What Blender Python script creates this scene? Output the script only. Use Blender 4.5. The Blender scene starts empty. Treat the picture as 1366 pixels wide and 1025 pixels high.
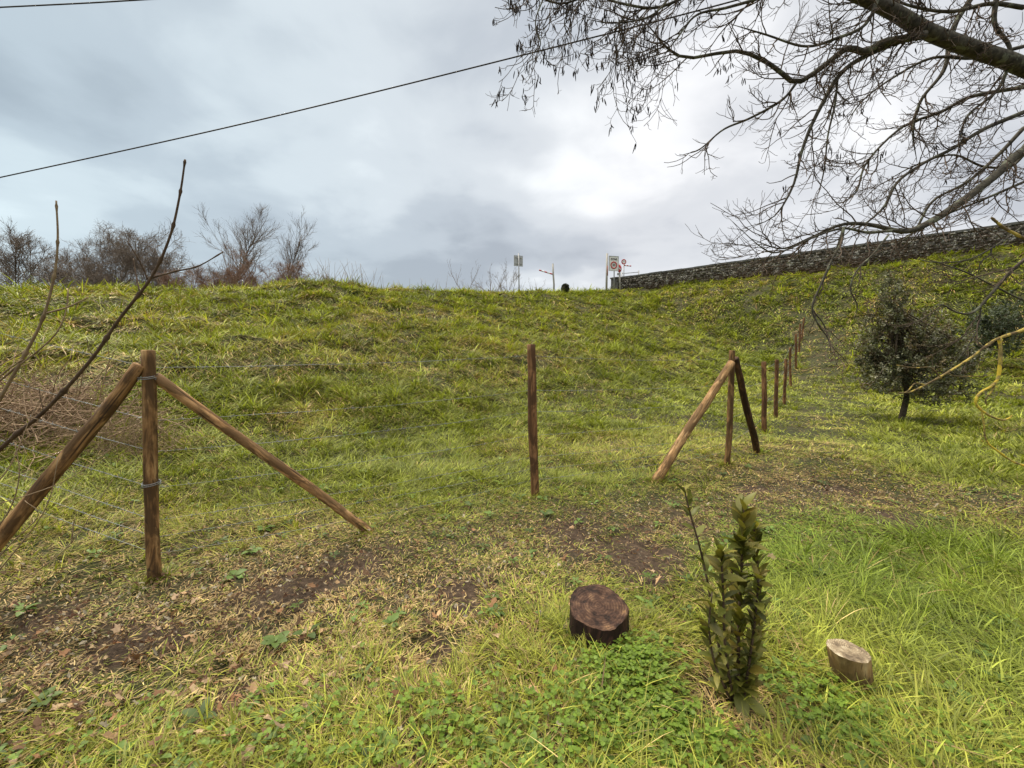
import bpy, math, random
import numpy as np
from mathutils import Vector, Matrix
random.seed(7); RNG = np.random.default_rng(11)
scene = bpy.context.scene
C = scene.collection

# ---------------- camera, sky, sun, exposure ----------------
PITCH = math.radians(4.0); EYE = 1.5; FPX = 550.0
cam_d = bpy.data.cameras.new('camera'); cam_d.sensor_width = 36; cam_d.lens = FPX/1366*36
cam_d.clip_start = 0.05; cam_d.clip_end = 2000
cam = bpy.data.objects.new('camera', cam_d); C.objects.link(cam)
cam.location = (0, 0, EYE); cam.rotation_euler = (math.pi/2-PITCH, 0, 0)
scene.camera = cam
scene.view_settings.view_transform = 'Standard'; scene.view_settings.look = 'None'
scene.view_settings.exposure = 1.03; scene.view_settings.gamma = 1

SUN_EL, SUN_AZ = math.radians(52), math.radians(-55)   # azimuth from +Y, towards +X
sun_d = bpy.data.lights.new('sun', 'SUN'); sun_d.energy = 1.5; sun_d.angle = math.radians(10); sun_d.color = (1, .90, .74)
sun = bpy.data.objects.new('sun', sun_d); C.objects.link(sun)
sd = Vector((math.sin(SUN_AZ)*math.cos(SUN_EL), math.cos(SUN_AZ)*math.cos(SUN_EL), math.sin(SUN_EL)))
sun.rotation_euler = (-sd).to_track_quat('-Z', 'Y').to_euler()

class NT:
    """small helper for node trees"""
    def __init__(s, tree): s.t = tree; s.n = tree.nodes; s.n.clear()
    def new(s, typ, ins=None, **kw):
        nd = s.n.new(typ)
        for k, v in kw.items(): setattr(nd, k, v)
        for k, v in (ins or {}).items():
            if isinstance(v, bpy.types.NodeSocket): s.t.links.new(v, nd.inputs[k])
            else: nd.inputs[k].default_value = v
        return nd
    def math(s, op, a, b=0.0, c=None, clamp=False):
        ins = {0: a, 1: b}
        if c is not None: ins[2] = c
        return s.new('ShaderNodeMath', ins, operation=op, use_clamp=clamp).outputs[0]
    def ramp(s, fac, stops, interp='LINEAR'):
        nd = s.new('ShaderNodeValToRGB', {0: fac}); cr = nd.color_ramp; cr.interpolation = interp
        while len(cr.elements) < len(stops): cr.elements.new(.5)
        for e, (p, c) in zip(cr.elements, stops):
            e.position = p; e.color = (c[0], c[1], c[2], 1) if not isinstance(c, (int, float)) else (c, c, c, 1)
        return nd.outputs[0]
    def noise(s, vec, scale, detail=3, rough=.5, dist=0):
        ins = {'Scale': scale, 'Detail': detail, 'Roughness': rough, 'Distortion': dist}
        if vec is not None: ins['Vector'] = vec
        return s.new('ShaderNodeTexNoise', ins).outputs['Fac']
    def mix(s, f, a, b, blend='MIX'):
        nd = s.new('ShaderNodeMix', data_type='RGBA', blend_type=blend)
        for i, v in ((0, f), (6, a), (7, b)):
            if isinstance(v, bpy.types.NodeSocket): s.t.links.new(v, nd.inputs[i])
            else: nd.inputs[i].default_value = v if i == 0 else (v[0], v[1], v[2], 1)
        return nd.outputs[2]

world = bpy.data.worlds.new('World'); scene.world = world; world.use_nodes = True
w = NT(world.node_tree)
sky = w.new('ShaderNodeTexSky', sky_type='NISHITA', sun_disc=False, sun_elevation=SUN_EL, sun_rotation=SUN_AZ)
tc = w.new('ShaderNodeTexCoord'); sep = w.new('ShaderNodeSeparateXYZ', {0: tc.outputs['Generated']})
zc = w.math('MAXIMUM', sep.outputs[2], 0.0)
den = w.math('ADD', zc, 0.22)
uv = w.new('ShaderNodeCombineXYZ', {0: w.math('DIVIDE', sep.outputs[0], den), 1: w.math('DIVIDE', sep.outputs[1], den), 2: 3.7})
big = w.noise(uv.outputs[0], 1.15, 2.5, .5, .25)
mid = w.noise(uv.outputs[0], 3.1, 5, .5, .2)
tot = w.math('ADD', w.math('MULTIPLY', big, .68), w.math('MULTIPLY', mid, .32))
# thinner, brighter cloud straight ahead and to the right, thicker blue-grey deck to the left
dotv = w.new('ShaderNodeVectorMath', {0: tc.outputs['Generated'], 1: Vector((.17, .86, .42)).normalized()}, operation='DOT_PRODUCT').outputs['Value']
glow = w.math('MULTIPLY', w.math('POWER', w.math('MAXIMUM', dotv, 0), 26), .10)
dot2 = w.new('ShaderNodeVectorMath', {0: tc.outputs['Generated'], 1: Vector((.62, .74, .25)).normalized()}, operation='DOT_PRODUCT').outputs['Value']
glow2 = w.math('MULTIPLY', w.math('POWER', w.math('MAXIMUM', dot2, 0), 8), .13)
tot = w.math('ADD', tot, w.math('ADD', glow, glow2))
cl = w.ramp(tot, [(.38, (.285, .30, .33)), (.50, (.37, .385, .415)), (.61, (.48, .49, .51)), (.76, (.66, .66, .665))], 'EASE')
left = w.math('MULTIPLY', w.math('SUBTRACT', .25, sep.outputs[0]), .9, clamp=True)
cl = w.mix(left, cl, (.84, .99, 1.02), 'MULTIPLY')
skys = w.mix(1.0, sky.outputs[0], (.09, .09, .09), 'MULTIPLY')
col = w.mix(.93, skys, cl)
# overcast deck: zenith boost and warm tint added above view to light the ground
zen_boost = w.math('ADD', 1.0, w.math('MULTIPLY', w.math('SMOOTH_MIN', w.math('MAXIMUM', w.math('SUBTRACT', sep.outputs[2], .66), 0), .30, .03), 13.0))
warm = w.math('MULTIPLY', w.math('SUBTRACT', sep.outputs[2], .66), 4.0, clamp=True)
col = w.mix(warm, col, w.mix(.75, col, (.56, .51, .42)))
bg = w.new('ShaderNodeBackground', {0: col, 1: w.math('MULTIPLY', zen_boost, .80)})
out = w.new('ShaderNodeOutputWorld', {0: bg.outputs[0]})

# ---------------- helpers ----------------
def hash2(ix, iy, seed):
    n = (ix.astype(np.int64)*374761393 + iy.astype(np.int64)*668265263 + seed*1442695041) & 0xffffffff
    n = ((n ^ (n >> 13))*1274126177) & 0xffffffff
    n = n ^ (n >> 16)
    return (n & 0xffff)/65535.0
def vnoise(x, y, seed=0):
    x = np.asarray(x, float); y = np.asarray(y, float)
    ix = np.floor(x); iy = np.floor(y); fx = x-ix; fy = y-iy
    fx = fx*fx*(3-2*fx); fy = fy*fy*(3-2*fy)
    a = hash2(ix, iy, seed); b = hash2(ix+1, iy, seed); c = hash2(ix, iy+1, seed); d = hash2(ix+1, iy+1, seed)
    return (a*(1-fx)+b*fx)*(1-fy) + (c*(1-fx)+d*fx)*fy
def fbm(x, y, seed=0, oct=3):
    s = 0; amp = .5; tot = 0
    for i in range(oct):
        s = s+amp*vnoise(x*2**i, y*2**i, seed+i*17); tot += amp; amp *= .5
    return s/tot
def smax(a, b, k): 
    hh = np.clip(.5+.5*(a-b)/k, 0, 1); return b*(1-hh)+a*hh+k*hh*(1-hh)
def smin(a, b, k): return -smax(-a, -b, k)

DK = [-50, 12, 14.8, 17.3, 19.8, 22.4, 25, 28, 30.4, 31.5, 33, 500]
ZK = [0, 0, .05, .38, .90, 1.65, 3.2, 5.0, 6.35, 6.62, 6.7, 6.7]
def height(x, y, fine=True):
    x = np.asarray(x, float); y = np.asarray(y, float)
    e = -.68*x+.73*y; s = .73*x+.68*y; d = .67*x+.74*y
    zr = smax(3.40+.106*s, np.full_like(s, 2.6), .8); zr = np.minimum(zr, 7.0)
    u = (e-3.6)/13.6
    u = smin(smax(u, np.zeros_like(u), .16), np.ones_like(u), .13)
    b1 = zr*u
    b2 = (np.interp(d-.8, DK, ZK)+np.interp(d, DK, ZK)+np.interp(d+.8, DK, ZK))/3
    z = smax(b1, b2, .55)+.08
    slope = np.clip(z/1.5, 0, 1)
    z = z + .38*np.exp(-((x+7.4)**2+(y-17.0)**2)/(2*1.5**2)) 
    z = z + (fbm(x/2.6, y/2.6, 3)-.5)*(.10+.40*slope)
    if fine:
        z = z + (fbm(x/.55, y/.55, 5)-.5)*(.07+.22*slope)
    return z
Z0 = float(height(0., 0.))
def ray(px, py):
    u = (px-683)/FPX; v = (512.5-py)/FPX
    return np.array([u, math.cos(PITCH)+v*math.sin(PITCH), v*math.cos(PITCH)-math.sin(PITCH)])
def P(px, py, Y):
    """world point seen at photo pixel px,py at a distance Y ahead"""
    r = ray(px, py); r = r/r[1]*Y
    return np.array([r[0], r[1], r[2]+EYE])
def G(px, py):
    """where the sight line through px,py meets the ground"""
    r = ray(px, py); r = r/r[1]
    t = np.concatenate([np.arange(.6, 12, .01), np.arange(12, 80, .04)])
    hz = height(r[0]*t, t); rz = EYE+r[2]*t
    k = np.argmax(rz < hz)
    return np.array([r[0]*t[k], t[k], hz[k]])
def hz(x, y): return float(height(np.array([x]), np.array([y]))[0])

def tag(o, label=None, cat=None, group=None, kind=None):
    if label: o['label'] = label
    if cat: o['category'] = cat
    if group: o['group'] = group
    if kind: o['kind'] = kind
    return o
def empty(name, loc, **k):
    o = bpy.data.objects.new(name, None); o.empty_display_size = .1; C.objects.link(o); o.location = Vector(loc)
    return tag(o, **k)
def mk(name, V, Fs, m, parent=None, col=None, smooth=True, loc=None, **k):
    """V (n,3) array; Fs list of int arrays (k,3) or (k,4).  Verts are in world space unless loc/parent offsets are removed here."""
    me = bpy.data.meshes.new(name)
    V = np.asarray(V, np.float32)
    off = np.zeros(3)
    if parent is not None and loc is None: off = np.array(parent.location)
    if loc is not None: off = np.array(loc)
    V = V-off.astype(np.float32)
    Fs = [np.asarray(f, np.int32) for f in Fs if len(f)]
    me.vertices.add(len(V)); me.vertices.foreach_set('co', V.ravel())
    tl = sum(f.size for f in Fs); tp = sum(len(f) for f in Fs)
    me.loops.add(tl); me.polygons.add(tp)
    me.loops.foreach_set('vertex_index', np.concatenate([f.ravel() for f in Fs]))
    ls = []; p = 0
    for f in Fs:
        ls.append(p+np.arange(len(f))*f.shape[1]); p += f.size
    me.polygons.foreach_set('loop_start', np.concatenate(ls).astype(np.int32))
    me.polygons.foreach_set('use_smooth', np.full(tp, smooth))
    if col is not None:
        a = me.color_attributes.new('col', 'FLOAT_COLOR', 'POINT')
        c4 = np.ones((len(V), 4), np.float32); c4[:, :3] = col; a.data.foreach_set('color', c4.ravel())
    me.update(calc_edges=True); me.validate()
    if m: me.materials.append(m)
    o = bpy.data.objects.new(name, me); C.objects.link(o)
    if parent is not None:
        o.parent = parent
        if loc is not None: o.location = Vector(off)-parent.location
    elif loc is not None: o.location = Vector(off)
    return tag(o, **k)
class MB:
    """collects verts and faces"""
    def __init__(s): s.V = []; s.F3 = []; s.F4 = []; s.n = 0; s.c = []
    def add(s, V, F, col=None):
        V = np.asarray(V, float); F = np.asarray(F, int)
        (s.F3 if F.shape[1] == 3 else s.F4).append(F+s.n); s.V.append(V); s.n += len(V)
        if col is not None: s.c.append(np.broadcast_to(np.asarray(col, float), (len(V), 3)))
        return s
    def add2(s, V, F3, F4):
        if len(F3): s.F3.append(np.asarray(F3)+s.n)
        if len(F4): s.F4.append(np.asarray(F4)+s.n)
        s.V.append(np.asarray(V, float)); s.n += len(V)
    def box(s, c, sz, R=None):
        v = np.array([[x, y, z] for x in (-.5, .5) for y in (-.5, .5) for z in (-.5, .5)])*np.array(sz)
        if R is not None: v = v@np.array(R).T
        return s.add(v+np.array(c), [[0, 1, 3, 2], [4, 6, 7, 5], [0, 4, 5, 1], [2, 3, 7, 6], [0, 2, 6, 4], [1, 5, 7, 3]])
    def build(s, name, m, parent=None, **k):
        Fs = ([np.concatenate(s.F3)] if s.F3 else [])+([np.concatenate(s.F4)] if s.F4 else [])
        return mk(name, np.concatenate(s.V), Fs, m, parent, col=np.concatenate(s.c) if s.c else None, **k)
def tubes(mb, pts, rad, k=4, cap=True, wob=0):
    """pts (N,n,3), rad (N,n)"""
    pts = np.asarray(pts, float); rad = np.asarray(rad, float)
    if pts.ndim == 2: pts = pts[None]; rad = rad[None]
    N, n, _ = pts.shape
    if N == 0: return
    T = np.gradient(pts, axis=1); T /= np.linalg.norm(T, axis=2, keepdims=True)+1e-9
    A = np.where(np.abs(T[..., 2:3]) > .9, np.array([1., 0, 0]), np.array([0, 0, 1.]))
    m0 = np.abs(T[:, n//2, 2]) > .8
    A = np.where(m0[:, None, None], np.array([1., .13, 0]), np.array([0, 0.08, 1.]))
    U = np.cross(T, A); U /= np.linalg.norm(U, axis=2, keepdims=True)+1e-9
    W = np.cross(T, U)
    th = np.arange(k)/k*2*np.pi
    rr = rad[:, :, None]*np.ones(k)
    if wob: rr = rr*(1+wob*(RNG.random(rr.shape)-.5))
    V = pts[:, :, None, :]+rr[..., None]*(np.cos(th)[None, None, :, None]*U[:, :, None, :]+np.sin(th)[None, None, :, None]*W[:, :, None, :])
    base = np.arange(N)[:, None, None]*(n*k)
    i = np.arange(n-1)[None, :, None]*k; j = np.arange(k)[None, None, :]; j2 = (j+1) % k
    F = np.stack([base+i+j, base+i+j2, base+i+k+j2, base+i+k+j], -1).reshape(-1, 4)
    mb.F4.append(F+mb.n); mb.V.append(V.reshape(-1, 3))
    if cap:
        e = (np.arange(N)*(n*k))[:, None]
        for off, rev in ((0, True), ((n-1)*k, False)):
            tri = np.stack([np.stack([e[:, 0]+off, e[:, 0]+off+q, e[:, 0]+off+q+1], -1) for q in range(1, k-1)], 1).reshape(-1, 3)
            mb.F3.append((tri[:, ::-1] if rev else tri)+mb.n)
    mb.n += V.size//3
def spline(pts, n):
    """catmull-rom resample of control points (any columns)"""
    p = np.asarray(pts, float); p = np.vstack([2*p[0]-p[1], p, 2*p[-1]-p[-2]])
    t = np.linspace(0, len(p)-3-1e-6, n); i = t.astype(int); f = (t-i)[:, None]
    a, b, c, d = p[i], p[i+1], p[i+2], p[i+3]
    return .5*((2*b)+(-a+c)*f+(2*a-5*b+4*c-d)*f**2+(-a+3*b-3*c+d)*f**3)
def nrm(v): return v/(np.linalg.norm(v, axis=-1, keepdims=True)+1e-9)
def grow(P0, D0, L, n, wob, grav=0., turn=0.):
    """polylines; grav pulls down along the way, turn lifts the tips"""
    N = len(P0); pts = np.zeros((N, n, 3)); pts[:, 0] = P0; D = nrm(D0)
    st = (L/(n-1))[:, None]
    for i in range(1, n):
        t = i/(n-1)
        D = D+RNG.normal(0, wob, (N, 3)); D[:, 2] += -grav*(1-t)+turn*t
        D = nrm(D); pts[:, i] = pts[:, i-1]+D*st
    return pts
def sprout(pts, rad, per, ang, lratio, t0=.15, t1=1., minlen=.03, plen=None, flat=0):
    N, n, _ = pts.shape
    M = int(N*per); pi = RNG.integers(0, N, M) if plen is None else RNG.choice(N, M, p=plen/plen.sum())
    t = RNG.uniform(t0, t1, M)*(n-1); i = np.minimum(t.astype(int), n-2); f = (t-i)[:, None]
    A = pts[pi, i]; B = pts[pi, i+1]; Q = A*(1-f)+B*f; T = nrm(B-A)
    R = RNG.normal(0, 1, (M, 3)); R[:, 2] *= (1-flat); R -= (R*T).sum(1, keepdims=True)*T; R = nrm(R)
    a = np.radians(ang*RNG.uniform(.7, 1.3, M))[:, None]
    D = T*np.cos(a)+R*np.sin(a)
    L = np.linalg.norm(np.diff(pts, axis=1), axis=2).sum(1)[pi]
    Lc = np.maximum(L*lratio*RNG.uniform(.45, 1.1, M)*(1.15-.55*t/(n-1)), minlen)
    r = rad[pi, i]*(1-f[:, 0])+rad[pi, i+1]*f[:, 0]
    return Q, D, Lc, r
def taper(r0, r1, n): 
    t = np.linspace(0, 1, n)[None]; return np.asarray(r0)[:, None]*(1-t)+np.asarray(r1)[:, None]*t
def leaves(mb, Q, D, Nn, L, Wd, col, fold=.25, curl=.2):
    """leaf cards: base, spine, tip, two sides; Q base points, D direction, Nn normal"""
    D = nrm(D); S = nrm(np.cross(D, Nn)); U = np.cross(S, D)
    L = L[:, None]; Wd = Wd[:, None]
    b = Q; m = Q+D*L*.5-U*0; t = Q+D*L-U*L*curl
    m2 = Q+D*L*.5-U*Wd*fold*0
    l = Q+D*L*.42+S*Wd*.5+U*Wd*fold; r = Q+D*L*.42-S*Wd*.5+U*Wd*fold
    l2 = Q+D*L*.78+S*Wd*.34+U*Wd*fold*.6-U*L*curl*.5; r2 = Q+D*L*.78-S*Wd*.34+U*Wd*fold*.6-U*L*curl*.5
    V = np.stack([b, m, t, l, r, l2, r2], 1).reshape(-1, 3)
    N = len(Q); o = (np.arange(N)*7)[:, None]
    F = np.array([[0, 1, 3], [3, 1, 5], [5, 1, 2], [0, 4, 1], [4, 6, 1], [6, 2, 1]])
    FF = (o[:, :, None]+F[None]).reshape(-1, 3)
    mb.F3.append(FF+mb.n); mb.V.append(V); mb.n += len(V)
    mb.c.append(np.repeat(np.asarray(col), 7, axis=0))

# ---------------- materials ----------------
def mat(name): 
    m = bpy.data.materials.new(name); m.use_nodes = True; return m, NT(m.node_tree)
def finish(n, base, rough=.8, bump=None, strength=.4, dist=.01, metal=0, spec=.3, trans=0, transcol=None):
    ins = {'Base Color': base, 'Roughness': rough, 'Metallic': metal, 'Specular IOR Level': spec}
    if bump is not None:
        ins['Normal'] = n.new('ShaderNodeBump', {'Strength': strength, 'Distance': dist, 'Height': bump}).outputs[0]
    ins = {k: ((*v, 1) if isinstance(v, tuple) and len(v) == 3 else v) for k, v in ins.items()}
    b = n.new('ShaderNodeBsdfPrincipled', ins); o = b.outputs[0]
    if trans:
        tr = n.new('ShaderNodeBsdfTranslucent', {0: transcol if transcol is not None else base})
        o = n.new('ShaderNodeMixShader', {0: trans, 1: o, 2: tr.outputs[0]}).outputs[0]
    n.new('ShaderNodeOutputMaterial', {0: o})
def foliage(name, rough=.55, trans=.3, spec=.3, tint=(1.15, 1.25, .6)):
    m, n = mat(name); a = n.new('ShaderNodeAttribute', attribute_name='col').outputs[0]
    finish(n, a, rough, trans=trans, transcol=n.mix(1, a, tint, 'MULTIPLY'), spec=spec); return m
M_grass = foliage('grass_blade', .55, .24, .35)
M_leafd = foliage('evergreen_leaf', .5, .2, .4)
M_laurel = foliage('laurel_leaf', .45, .28, .3)
M_litter = foliage('dead_leaf', .8, .15, .2, (1.1, .9, .6))
def wood(name, c1, c2, c3, s=1.0):
    m, n = mat(name); tcn = n.new('ShaderNodeTexCoord'); oi = n.new('ShaderNodeObjectInfo')
    v = n.new('ShaderNodeVectorMath', {0: tcn.outputs['Object'], 1: oi.outputs['Location']}, operation='ADD').outputs[0]
    st = n.new('ShaderNodeMapping', {'Vector': v, 'Scale': (26*s, 26*s, 2.2*s)}).outputs[0]
    g = n.noise(st, 1.6, 5, .6, .6); pt = n.noise(v, 7*s, 4, .6); kn = n.noise(v, 17*s, 2, .5)
    c = n.ramp(g, [(.3, c1), (.52, c2), (.75, c3)])
    big_ = n.noise(n.new('ShaderNodeMapping', {'Vector': v, 'Scale': (9, 9, 2.6)}).outputs[0], 1.7, 5, .65, .8)
    c = n.mix(n.ramp(big_, [(.44, 0.0), (.54, .85)]), c, tuple(x*.22 for x in c2))
    c = n.mix(n.ramp(big_, [(.30, .6), (.42, 0.0)]), c, c3)
    ck_ = n.noise(n.new('ShaderNodeMapping', {'Vector': v, 'Scale': (60, 60, 1.6)}).outputs[0], 1.5, 3, .5)
    c = n.mix(n.ramp(ck_, [(.30, .85), (.37, 0.0)]), c, (.02, .012, .007))
    c = n.mix(n.ramp(pt, [(.46, 0.0), (.66, .6)]), c, tuple(x*.38 for x in c2))
    c = n.mix(n.ramp(kn, [(.68, 0.0), (.76, .8)]), c, (.03, .018, .01))
    finish(n, c, .78, n.math('ADD', g, n.math('MULTIPLY', pt, .7)), .6, .006); return m
M_post = wood('post_wood', (.085, .042, .015), (.27, .145, .055), (.52, .34, .15))
M_pale = wood('pale_brace_wood', (.22, .11, .04), (.50, .285, .12), (.70, .47, .24))
M_dark = wood('dark_brace_wood', (.03, .016, .009), (.10, .048, .022), (.17, .09, .045))
M_mid = wood('brown_post_wood', (.08, .034, .013), (.25, .12, .05), (.40, .22, .10))
def bark(name, c1, c2, lich=None, lo=.58):
    m, n = mat(name); v = n.new('ShaderNodeTexCoord').outputs['Object']
    a = n.noise(v, 22, 5, .65); c = n.ramp(a, [(.35, c1), (.65, c2)])
    if lich:
        l = n.noise(v, 9, 4, .6); c = n.mix(n.ramp(l, [(lo, 0.0), (lo+.06, 1.0)]), c, lich)
    finish(n, c, .85, a, .7, .008); return m
M_limb = bark('limb_bark', (.035, .030, .022), (.105, .092, .066), (.17, .175, .12), .56)
M_twig = bark('twig_bark', (.06, .042, .03), (.13, .09, .062))
M_catkin = bark('catkin', (.016, .011, .010), (.03, .02, .016))
M_lichen2 = bark('yellow_lichen', (.20, .15, .06), (.40, .30, .10), (.72, .52, .06), .47)
M_lichen = bark('lichen_twig', (.10, .07, .035), (.20, .14, .06), (.50, .37, .085), .50)
M_sap = bark('sapling_bark', (.060, .036, .022), (.12, .078, .048), (.17, .13, .09), .6)
M_sappale = bark('pale_sapling_bark', (.17, .115, .065), (.30, .22, .13))
M_fart = bark('far_tree_bark', (.13, .10, .078), (.23, .185, .145))
M_farb = bark('brown_bush_bark', (.17, .10, .065), (.27, .165, .11))
M_trunk = bark('shrub_trunk', (.04, .028, .018), (.10, .075, .05))

def simple(name, c, rough=.6, metal=0, ns=60, var=.35):
    m, n = mat(name); v = n.new('ShaderNodeTexCoord').outputs['Object']
    a = n.noise(v, ns, 3, .6); cc = n.ramp(a, [(.3, tuple(x*(1-var) for x in c)), (.7, c)])
    finish(n, cc, rough, a, .15, .003, metal=metal); return m
M_wire = simple('galvanised_wire', (.25, .265, .27), .5, .5, 300)
M_cable = simple('cable_rubber', (.035, .028, .028), .7)
M_steel = simple('galvanised_steel', (.36, .37, .38), .5, .4, 8)
M_signback = simple('sign_back', (.42, .43, .44), .55, .3, 3, .12)
M_white = simple('sign_white', (.72, .72, .70), .5, 0, 4, .08)
M_red = simple('sign_red', (.48, .035, .03), .5, 0, 4, .1)
M_black = simple('sign_black', (.03, .03, .035), .6, 0, 4, .1)
M_paintpost = simple('weathered_paint', (.42, .40, .365), .6, 0, 3, .2)
M_stain = simple('faded_pink_paint', (.45, .22, .18), .6, 0, 3, .3)

# ground material: soil, thatch and low moss; 'bare' comes from the mesh
mg, n = mat('ground_soil')
pos = n.new('ShaderNodeTexCoord').outputs['Object']
bare = n.new('ShaderNodeAttribute', attribute_name='col')
bs = n.new('ShaderNodeSeparateColor', {0: bare.outputs[0]}).outputs[0]
n1 = n.noise(pos, 2.2, 5, .6); n2 = n.noise(pos, 38, 5, .7); n3 = n.noise(pos, 9, 4, .6)
soil = n.ramp(n2, [(.3, (.030, .018, .011)), (.55, (.080, .053, .033)), (.75, (.17, .115, .075))])
green = n.ramp(n2, [(.3, (.014, .016, .005)), (.55, (.045, .050, .014)), (.75, (.11, .10, .035))])
thatch = n.ramp(n3, [(.35, (.040, .030, .014)), (.65, (.11, .085, .042))])
gm = n.mix(n.ramp(n1, [(.40, 0.0), (.65, .7)]), green, thatch)
bf = n.math('ADD', bs, n.math('MULTIPLY', n.math('SUBTRACT', n3, .5), .8), clamp=True)
gc = n.mix(n.ramp(bf, [(.35, 0.0), (.6, 1.0)]), gm, soil)
finish(n, gc, .9, n.math('ADD', n2, n3), .8, .03)
M_ground = mg

# ---------------- ground fields ----------------
def poly_dist(x, y, pts):
    d = np.full(np.shape(x), 1e9)
    for a, b in zip(pts[:-1], pts[1:]):
        ax, ay = a[:2]; bx, by = b[:2]; vx, vy = bx-ax, by-ay
        t = np.clip(((x-ax)*vx+(y-ay)*vy)/(vx*vx+vy*vy+1e-9), 0, 1)
        d = np.minimum(d, np.hypot(x-ax-t*vx, y-ay-t*vy))
    return d
PATH_A = [G(*p) for p in [(-60, 870), (60, 850), (230, 815), (420, 775), (620, 740), (800, 705), (950, 685), (1080, 655), (1200, 665), (1366, 668)]]
PATH_B = [G(*p) for p in [(1040, 650), (1085, 600), (1100, 560), (1098, 520), (1092, 490), (1088, 465), (1084, 430)]]
BARE = [(390, 782, .30), (470, 755, .20), (330, 805, .20), (190, 850, .22), (70, 830, .14), (850, 735, .28), (760, 715, .3), (925, 700, .25), (1180, 688, .28), (1000, 655, .2),
        (985, 950, .20), (1012, 968, .13), (620, 800, .25), (1120, 655, .22), (860, 760, .18), (580, 880, .15), (300, 930, .12)]
BAREP = [(G(a, b), r) for a, b, r in BARE]
def fields(x, y):
    nz = fbm(x/.5, y/.5, 21); nz2 = fbm(x/.22, y/.22, 31)
    pa = np.exp(-(poly_dist(x, y, PATH_A)/(.47+.32*nz))**2)
    pb = np.exp(-(poly_dist(x, y, PATH_B)/(.75+.5*nz))**2)*.8
    pa = pa*np.clip(1.1-(x-2.6)/3.2, .35, 1); pb = pb*.7
    worn = np.maximum(pa, pb)
    b = np.zeros_like(worn)
    for g, r in BAREP:
        dd = np.hypot(x-g[0], y-g[1])/(r*(.7+.8*nz))
        b = np.maximum(b, np.exp(-dd**2*1.2))
    b = np.clip(b*(.55+.9*nz2), 0, 1)
    b = np.maximum(b, np.clip(worn*(nz2*2.6-1.35), 0, .8))
    worn = np.clip(worn+b*.7, 0, 1)
    return worn, b

# terrain sheet: rings around the camera spot, finer near it
nr, na = 424, 720
rad = np.concatenate([[0], .35*(1.0145**np.arange(nr-5)), [180, 260, 400, 700]])
tt = np.linspace(-1, 1, na, endpoint=False)
ang = math.pi*(.45*tt+.55*tt**3)        # denser straight ahead
RR, AA = np.meshgrid(rad, ang, indexing='ij')
X = RR*np.sin(AA); Y = RR*np.cos(AA)
ZZ = height(X, Y)
ZZ = ZZ+(fbm(X/.12, Y/.12, 9)-.5)*.03
wn, br = fields(X, Y)
ZZ = ZZ-br*.02
i = np.arange(nr-1)[:, None]; j = np.arange(na)[None]; j2 = (j+1) % na
F = np.stack([i*na+j, (i+1)*na+j, (i+1)*na+j2, i*na+j2], -1).reshape(-1, 4)
V = np.stack([X, Y, ZZ], -1).reshape(-1, 3)
cc = np.stack([np.maximum(br, wn*.45)]*3, -1).reshape(-1, 3)
mk('ground', V, [F[:, ::-1]], M_ground, col=cc, kind='structure')

# ---------------- grass ----------------
AMAX = math.radians(66)
def scatter(N, r0, r1, rs, amax=AMAX):
    """polar scatter whose density falls off as 1/(1+(r/rs)^2)"""
    k0 = math.log(1+(r0/rs)**2); k1 = math.log(1+(r1/rs)**2)
    q = RNG.uniform(k0, k1, N); r = rs*np.sqrt(np.exp(q)-1); a = RNG.uniform(-amax, amax, N)
    return r*np.sin(a), r*np.cos(a)
def visible(x, y):
    e = -.68*x+.73*y; d = .67*x+.74*y
    return (e < 19.8+.6*np.sin(x)) & (d < 31.4) & (y > -.5)
G_LUSH = [G(*p) for p in [(1060, 760), (1366, 760), (1366, 1025), (1000, 1000)]]
def lush_field(x, y):
    """long soft grass on the right of the stumps and in the bottom right"""
    c = np.array([2.55, 2.5]); q = np.clip((1.45-np.hypot((x-c[0])/1.5, (y-c[1])/1.35)+.8*(fbm(x/.6, y/.6, 61)-.5))/1.2, 0, 1); return q*q*(3-2*q)
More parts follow.
